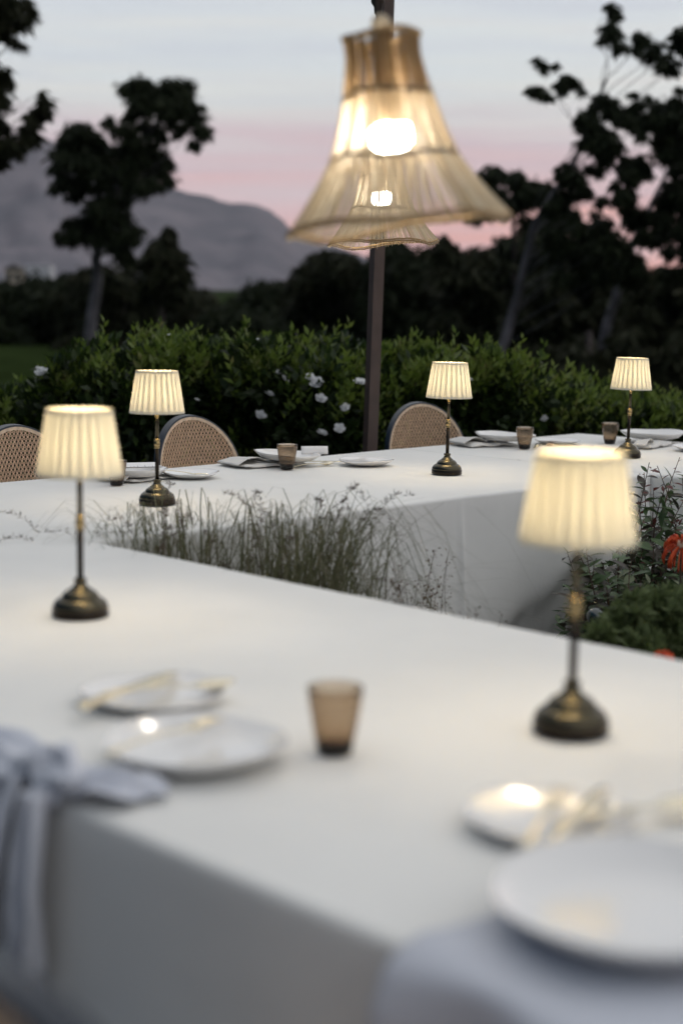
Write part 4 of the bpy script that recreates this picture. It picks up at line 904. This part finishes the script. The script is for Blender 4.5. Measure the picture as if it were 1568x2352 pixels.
c_, d = cord(p2, -.045, 'hanging_cable', 'black cable and connector above the pendants, hanging from the beam', 'black', .0028, 0)
zq = atY(857, 8, 4.95).z - p2.z
mb = MB(); q = d * (zq / d.z); e = d.normalized(); mb.tube([q + e * s for s in (-.075, -.055, -.035, -.030, -.010, .0, .004, .02, .09)], [.0028, .006, .007, .012, .013, .020, .0215, .0215, .0215], 14); mb.build('connector', M['black'], c_)

# ================================================================ PLANTED COURT
def grass_clump(label, a, b, h, n, seed, spread=.55, lean=(0, 0), heads=18):
    rng = random.Random(seed); t = thing('ornamental_grass', label, 'grass clump', P(a, b, .09), 0, 'wispy grasses in the planted court')
    mb = MB()
    def blade(hh, rad, az, w, droop, m):
        b0 = Vector((rng.gauss(0, .065), rng.gauss(0, .065), 0)); d = Vector((math.cos(az), math.sin(az), 0)); sd_ = Vector((-math.sin(az), math.cos(az), 0)); pts = []
        K = 9; sp = min(1, (1 / (3.2 * droop)) ** (1 / 2.2)); pk = sp - droop * sp ** 3.2
        for i in range(K + 1):
            s = i / K; r = rad * s ** 1.8; z = hh * (s - droop * s ** 3.2) / pk
            pts.append(b0 + d * r + Vector((lean[0] * s, lean[1] * s, z)) + sd_ * .012 * math.sin(s * 5 + az * 3))
        vs = []
        for i, p in enumerate(pts): ww = w * (1 - (i / K) ** 1.5) + .0003; vs += [p - sd_ * ww / 2, p + sd_ * ww / 2]
        m.add(vs, [(2 * i, 2 * i + 1, 2 * i + 3, 2 * i + 2) for i in range(K)]); return pts
    for i in range(n): blade(h * rng.uniform(.5, 1.0), spread * rng.uniform(.15, 1.5) * h, rng.uniform(0, 2 * PI), rng.uniform(.0024, .0056), rng.uniform(.3, 1.0), mb)
    o = mb.build('blades', M['grass'], t); o['kind'] = 'stuff'
    for i in range(heads):
        mb = MB(); pts = blade(h * rng.uniform(.75, 1.02), spread * rng.uniform(.2, .9) * h, rng.uniform(0, 2 * PI), .0022, rng.uniform(.25, .6), mb)
        # awned seeds along the last third
        for k in range(64):
            s = rng.uniform(.62, 1) * 9; j = min(8, int(s)); p = pts[j].lerp(pts[j + 1], s - j); dv = Vector((rng.gauss(0, 1), rng.gauss(0, 1), rng.uniform(-.2, 1.6))).normalized() * rng.uniform(.008, .020)
            sv = dv.cross(Vector((.3, .5, .2))).normalized() * .0011; mb.add([p, p + dv * .5 + sv, p + dv, p + dv * .5 - sv], [(0, 1, 2, 3)])
        mb.build('seed_head', M['seed'], t)
    return t
def gp(x, Y):
    d = ray(x, 1300); q = Vector((d.x, d.y, 0)) * (Y / d.y); return q.dot(U), q.dot(V)
for lab, x, Y, h, n, sd_, sp, le, hd in (('wispy grass clump right below the left rear lamp', 345, 3.72, .76, 560, 61, .46, (-.06, 0), 16),
        ('darker grass clump in the middle, seed heads pointing up left', 490, 3.55, .62, 420, 62, .42, (-.05, 0), 9),
        ('low dense tussock between the two taller grasses', 570, 3.45, .54, 420, 65, .36, (.02, 0), 5),
        ('tallest wispy grass leaning right before the back tablecloth', 650, 3.55, .77, 820, 63, .46, (.10, 0), 17),
        ('low grass at the left end of the court', 285, 3.62, .60, 260, 64, .36, (-.02, 0), 4)):
    a, b = gp(x, Y); a = max(a, 2.2); b = max(b, -2.86)
    grass_clump(lab, a, b, h, n, sd_, sp, le, hd)
def weed(label, x, Y, h, n, seed, wd=.14):
    rng = random.Random(seed); a, b = gp(x, Y); t = thing('dry_weed', label, 'weed', P(a, b, .09), 0, 'russet weeds in the planted court')
    st = MB(); lf = MB()
    for i in range(n):
        az = rng.uniform(0, 2 * PI); L0 = h * rng.uniform(.6, 1.05); r = wd * rng.uniform(.1, 1); pts = [Vector((rng.gauss(0, .015), rng.gauss(0, .015), 0))]
        for k in range(1, 8): pts.append(Vector((math.cos(az) * r * (k / 7) ** 1.3 + rng.gauss(0, .006), math.sin(az) * r * (k / 7) ** 1.3 + rng.gauss(0, .006), L0 * k / 7)))
        st.tube(pts, [.0018 - .0012 * k / 7 for k in range(8)], 4, False)
        for k in range(70):
            s = (.35 + .65 * rng.random()) * 7; j = min(6, int(s)); p = pts[j].lerp(pts[j + 1], s - j); o_ = Vector((rng.gauss(0, 1), rng.gauss(0, 1), rng.gauss(.4, .8))).normalized(); q = p + o_ * rng.uniform(.002, .022)
            dv = o_ * rng.uniform(.006, .012); sv = dv.cross(Vector((.2, .4, .7))).normalized() * dv.length * .3; lf.add([q, q + dv * .5 + sv, q + dv, q + dv * .5 - sv], [(0, 1, 2, 3)])
    st.build('stems', M['redtwig'], t, False); o = lf.build('tiny_leaves', M['weed'], t, False); o['kind'] = 'stuff'
weed('small dark weed at the right foot of the tall grass', 792, 3.95, .55, 10, 71, .07)
weed('blurred russet weed standing left of the middle court', 908, 3.4, .64, 10, 72, .08)
weed('russet weed with one taller sprig in the middle court', 988, 3.95, .56, 20, 73, .11)
weed('low rusty weed right of the taller sprig', 1068, 3.5, .52, 16, 74, .10)

# leafy bush at the right, sharp against the far table
def leaf_template(name, m, w=.42, fold=.18, curl=.22):
    mb = MB(); K = 6; vs = []
    for i in range(K + 1):
        s = i / K; hw = w / 2 * math.sin(PI * s) ** .8 * (1 - .25 * s) + (.004 if i in (0, K) else 0); z = -curl * s * s
        vs += [(s, -hw, z + fold * hw), (s, 0, z), (s, hw, z + fold * hw)]
    fs = []
    for i in range(K):
        o = i * 3; fs += [(o, o + 3, o + 4, o + 1), (o + 1, o + 4, o + 5, o + 2)]
    mb.add(vs, fs); return mb.mesh(name, m)
LT = {k: leaf_template('leaf', M[k]) for k in ('leaf_bush', 'leaf_bush_dark', 'leaf_pale', 'leaf_red')}
def leafy_bush(label, stems_px, Y, seed, leaf_len, kinds, per=12, base_px=(1480, 1480), nleaf=290, fillfrom=.2):
    rng = random.Random(seed); base = atY(base_px[0], base_px[1], Y); base.z = .09
    t = thing('leafy_bush', label, 'bush', base); st = MB(); cnt = 0; cand = []
    for (x, y, dy) in stems_px:
        tip = atY(x, y, Y + dy) - base; b0 = Vector((rng.gauss(0, .03), rng.gauss(0, .03), 0)); pts = limb(st, b0, tip, .0042, .0010, .10, rng.randint(0, 9999), 10)
        for k in range(per):
            s = fillfrom + (1 - fillfrom) * (k + rng.random() * .6) / per; s = min(s, .995) * 10; j = min(9, int(s)); p = pts[j].lerp(pts[j + 1], s - j); ax = (pts[j + 1] - pts[j]).normalized(); cand.append((p, ax, s / 10, k))
        # side twigs
        for q_ in range(3):
            j = rng.randint(4, 8); p = pts[j]; dv = Vector((rng.gauss(0, 1), rng.gauss(0, 1), rng.gauss(.3, .6))).normalized() * rng.uniform(.04, .10); pp = limb(st, p, p + dv, .0016, .0006, .1, rng.randint(0, 9999), 4)
            for k in range(5): cand.append((pp[min(4, k)], dv.normalized(), .5 + .1 * k, k))
    rng.shuffle(cand); st.build('stems', M['redtwig'], t, False)
    rest = {k: MB() for k in kinds}
    for i, (p, ax, s, k) in enumerate(cand):
        az = k * 2.4 + rng.uniform(-.5, .5); x = ax.orthogonal().normalized(); y = ax.cross(x); out = (math.cos(az) * x + math.sin(az) * y); d = (out * .9 + ax * .55 + Vector((0, 0, -.15))).normalized()
        kind = rng.choices(list(kinds), [kinds[q] for q in kinds])[0]
        if s > .93 and 'leaf_red' in kinds and rng.random() < .7: kind = 'leaf_red'
        ll = leaf_len * rng.uniform(.55, 1.25) * (.6 if kind == 'leaf_red' else 1)
        zv = (Vector((0, 0, 1)) - d * d.z); zv = (zv.normalized() if zv.length > .1 else x) + Vector((rng.gauss(0, .35), rng.gauss(0, .35), 0)); yv = zv.cross(d).normalized(); zv = d.cross(yv).normalized()
        mt = Matrix(((d.x, yv.x, zv.x, p.x), (d.y, yv.y, zv.y, p.y), (d.z, yv.z, zv.z, p.z), (0, 0, 0, 1))) @ Matrix.Scale(ll, 4)
        if cnt < nleaf: o = obj('leaf', LT[kind], t); o.matrix_local = mt; cnt += 1
        else: tm = LT[kind]; rest[kind].add([mt @ v.co for v in tm.vertices], [tuple(pl.vertices) for pl in tm.polygons])
    for k, r_ in rest.items():
        if r_.f: o = r_.build('small_leaves', M[k], t, False); o['kind'] = 'stuff'
    return t
leafy_bush('tall twiggy bush with red shoot tips against the far right cloth', [(1490, 1062, 0), (1508, 1070, .05), (1478, 1085, .1), (1560, 1050, 0), (1565, 1090, .1), (1530, 1110, -.1), (1500, 1120, .1), (1465, 1150, 0), (1540, 1150, .2), (1580, 1130, 0), (1450, 1190, .1), (1478, 1190, -.1), (1520, 1200, .1), (1600, 1090, .1), (1620, 1150, 0), (1555, 1190, -.1), (1492, 1230, 0), (1460, 1240, .15), (1475, 1262, -.1)], 4.55, 81, 0.058, {'leaf_bush': 6, 'leaf_bush_dark': 2, 'leaf_red': 1}, 34, (1530, 1500))
leafy_bush('dense bush with pale and dark leaves behind the largest lamp stem', [(1300, 1262, 0), (1345, 1262, 0), (1380, 1290, .1), (1420, 1265, 0), (1450, 1280, -.1), (1480, 1300, .1), (1320, 1340, .1), (1310, 1360, -.1), (1350, 1350, 0), (1390, 1340, -.1), (1430, 1330, .1), (1420, 1370, -.1), (1460, 1350, 0), (1500, 1330, 0), (1520, 1310, .1), (1480, 1390, -.1), (1360, 1400, 0), (1400, 1410, .1), (1330, 1400, 0), (1440, 1420, 0), (1540, 1360, 0), (1570, 1340, .1), (1510, 1280, .1), (1560, 1300, .15), (1600, 1300, 0), (1500, 1250, .1), (1530, 1240, .1)], 4.25, 82, 0.060, {'leaf_bush': 5, 'leaf_bush_dark': 3, 'leaf_pale': 1.6}, 34, (1440, 1600), fillfrom=.25)
for i_, (sdd, ys) in enumerate(((83, .18), (84, .32))):
    leafy_bush('shaded leafy bush filling in behind the pale-leaved bush' if i_ == 0 else 'rearmost dark bush close under the far right cloth', [(1310 + 30 * k + random.Random(sdd + k).uniform(-15, 15), 1245 + (k * 37 % 5) * 32 + i_ * 10, random.Random(k).uniform(-.1, .15)) for k in range(12)], 4.25 + ys * 1.6, sdd, .062, {'leaf_bush': 6, 'leaf_bush_dark': 3}, 30, (1500, 1560), nleaf=0, fillfrom=.15)
# feathery green plant, nearer and blurred
def feathery(label, pts_px, Y, seed, group=None):
    rng = np.random.default_rng(seed); base = atY(pts_px[0][0], 1560, Y); base.z = .09; t = thing('feathery_plant', label, 'plant', base); cs = []; st = MB()
    for x, y, r in pts_px:
        c = atY(x, y, Y + rng.uniform(-.15, .15)) - base; limb(st, Vector((0, 0, 0)), c, .005, .0015, .1, int(x))
        n = 240; rad = r * Y / FPX; k = 18; tc_ = unit(k, rng) * rad * rng.uniform(.6, 1.7, (18, 1)); pick = rng.integers(0, k, n); q = tc_[pick] + unit(n, rng) * rad * .32 * rng.random((n, 1)) ** .5; cs.append(np.array(c) + q)
    cs = np.concatenate(cs); d = unit(len(cs), rng); d[:, 2] += .6; d /= np.linalg.norm(d, axis=1)[:, None]; v, f = leaves_np(cs, d, rng.uniform(.018, .040, len(cs)), .38, rng)
    st.build('stems', M['twig'], t, False); o = obj('foliage', np_mesh('foliage', v, f, M['leaf_lime']), t); o['kind'] = 'stuff'
feathery('soft green feathery plant at the near right of the court', [(1400, 1455, 26), (1440, 1440, 26), (1480, 1430, 30), (1420, 1420, 16), (1465, 1392, 14), (1460, 1405, 20), (1505, 1392, 16), (1520, 1410, 30), (1550, 1440, 34), (1500, 1470, 30), (1450, 1475, 22), (1560, 1400, 28), (1590, 1460, 36), (1545, 1378, 14), (1380, 1462, 14), (1420, 1485, 24), (1480, 1500, 30), (1540, 1495, 30)], 3.35, 91)
# pincushion flowers
def pincushion(label, x, y, Y, r, n, seed, stem_to):
    rng = random.Random(seed); c = atY(x, y, Y); t = thing('pincushion_flower', label, 'flower', (c.x, c.y, .09)); zc = c.z - .09
    MB().tube([(.02, .05, 0), (.01, .03, zc * .6), (0, 0, zc)], [.005, .004, .004], 6).build('stem', M['twig'], t)
    mb = MB()
    for i in range(n):
        az = rng.uniform(0, 2 * PI); ph = rng.uniform(.25, 2.3); dv = Vector((math.sin(ph) * math.cos(az), math.sin(ph) * math.sin(az), math.cos(ph))); pts = []
        for k in range(7): s = k / 6; pts.append(Vector((0, 0, zc)) + dv * r * (.15 + .85 * math.sin(s * 1.9)) * (1 - .0 * s) + Vector((0, 0, -r * .75 * s * s)))
        mb.tube(pts, [.0015, .0018, .0018, .0018, .0020, .0027, .0016], 5)
    mb.build('petals', M['orange'], t)
    mb = MB(); mb.lathe([(0, -r * .25), (r * .28, -r * .1), (r * .3, r * .1), (r * .15, r * .3), (0, r * .34)], 16, (0, 0, zc)); mb.build('flower_centre', M['cane_rim'], t)
pincushion('orange pincushion flower at the right edge against the dark bush', 1564, 1252, 4.0, .050, 70, 5, 0)
pincushion('second orange pincushion flower just showing above the front table edge', 1522, 1512, 3.05, .026, 60, 6, 0)
q = atY(1366, 1416, 4.02)
gb = thing('garden_ball', 'small glossy dark green ball among the bush leaves behind the largest lamp stem', 'garden ball', (q.x, q.y, .09)); zz = q.z - .09
mb = MB(); mb.lathe([(.0235 * math.sin(PI * k / 16), zz - .0235 * math.cos(PI * k / 16)) for k in range(17)], 32); mb.build('ball', M['pot'], gb)
MB().tube([(0, 0, 0), (.003, 0, zz * .5), (0, 0, zz - .02)], .004, 8).build('stake', M['pole'], gb)
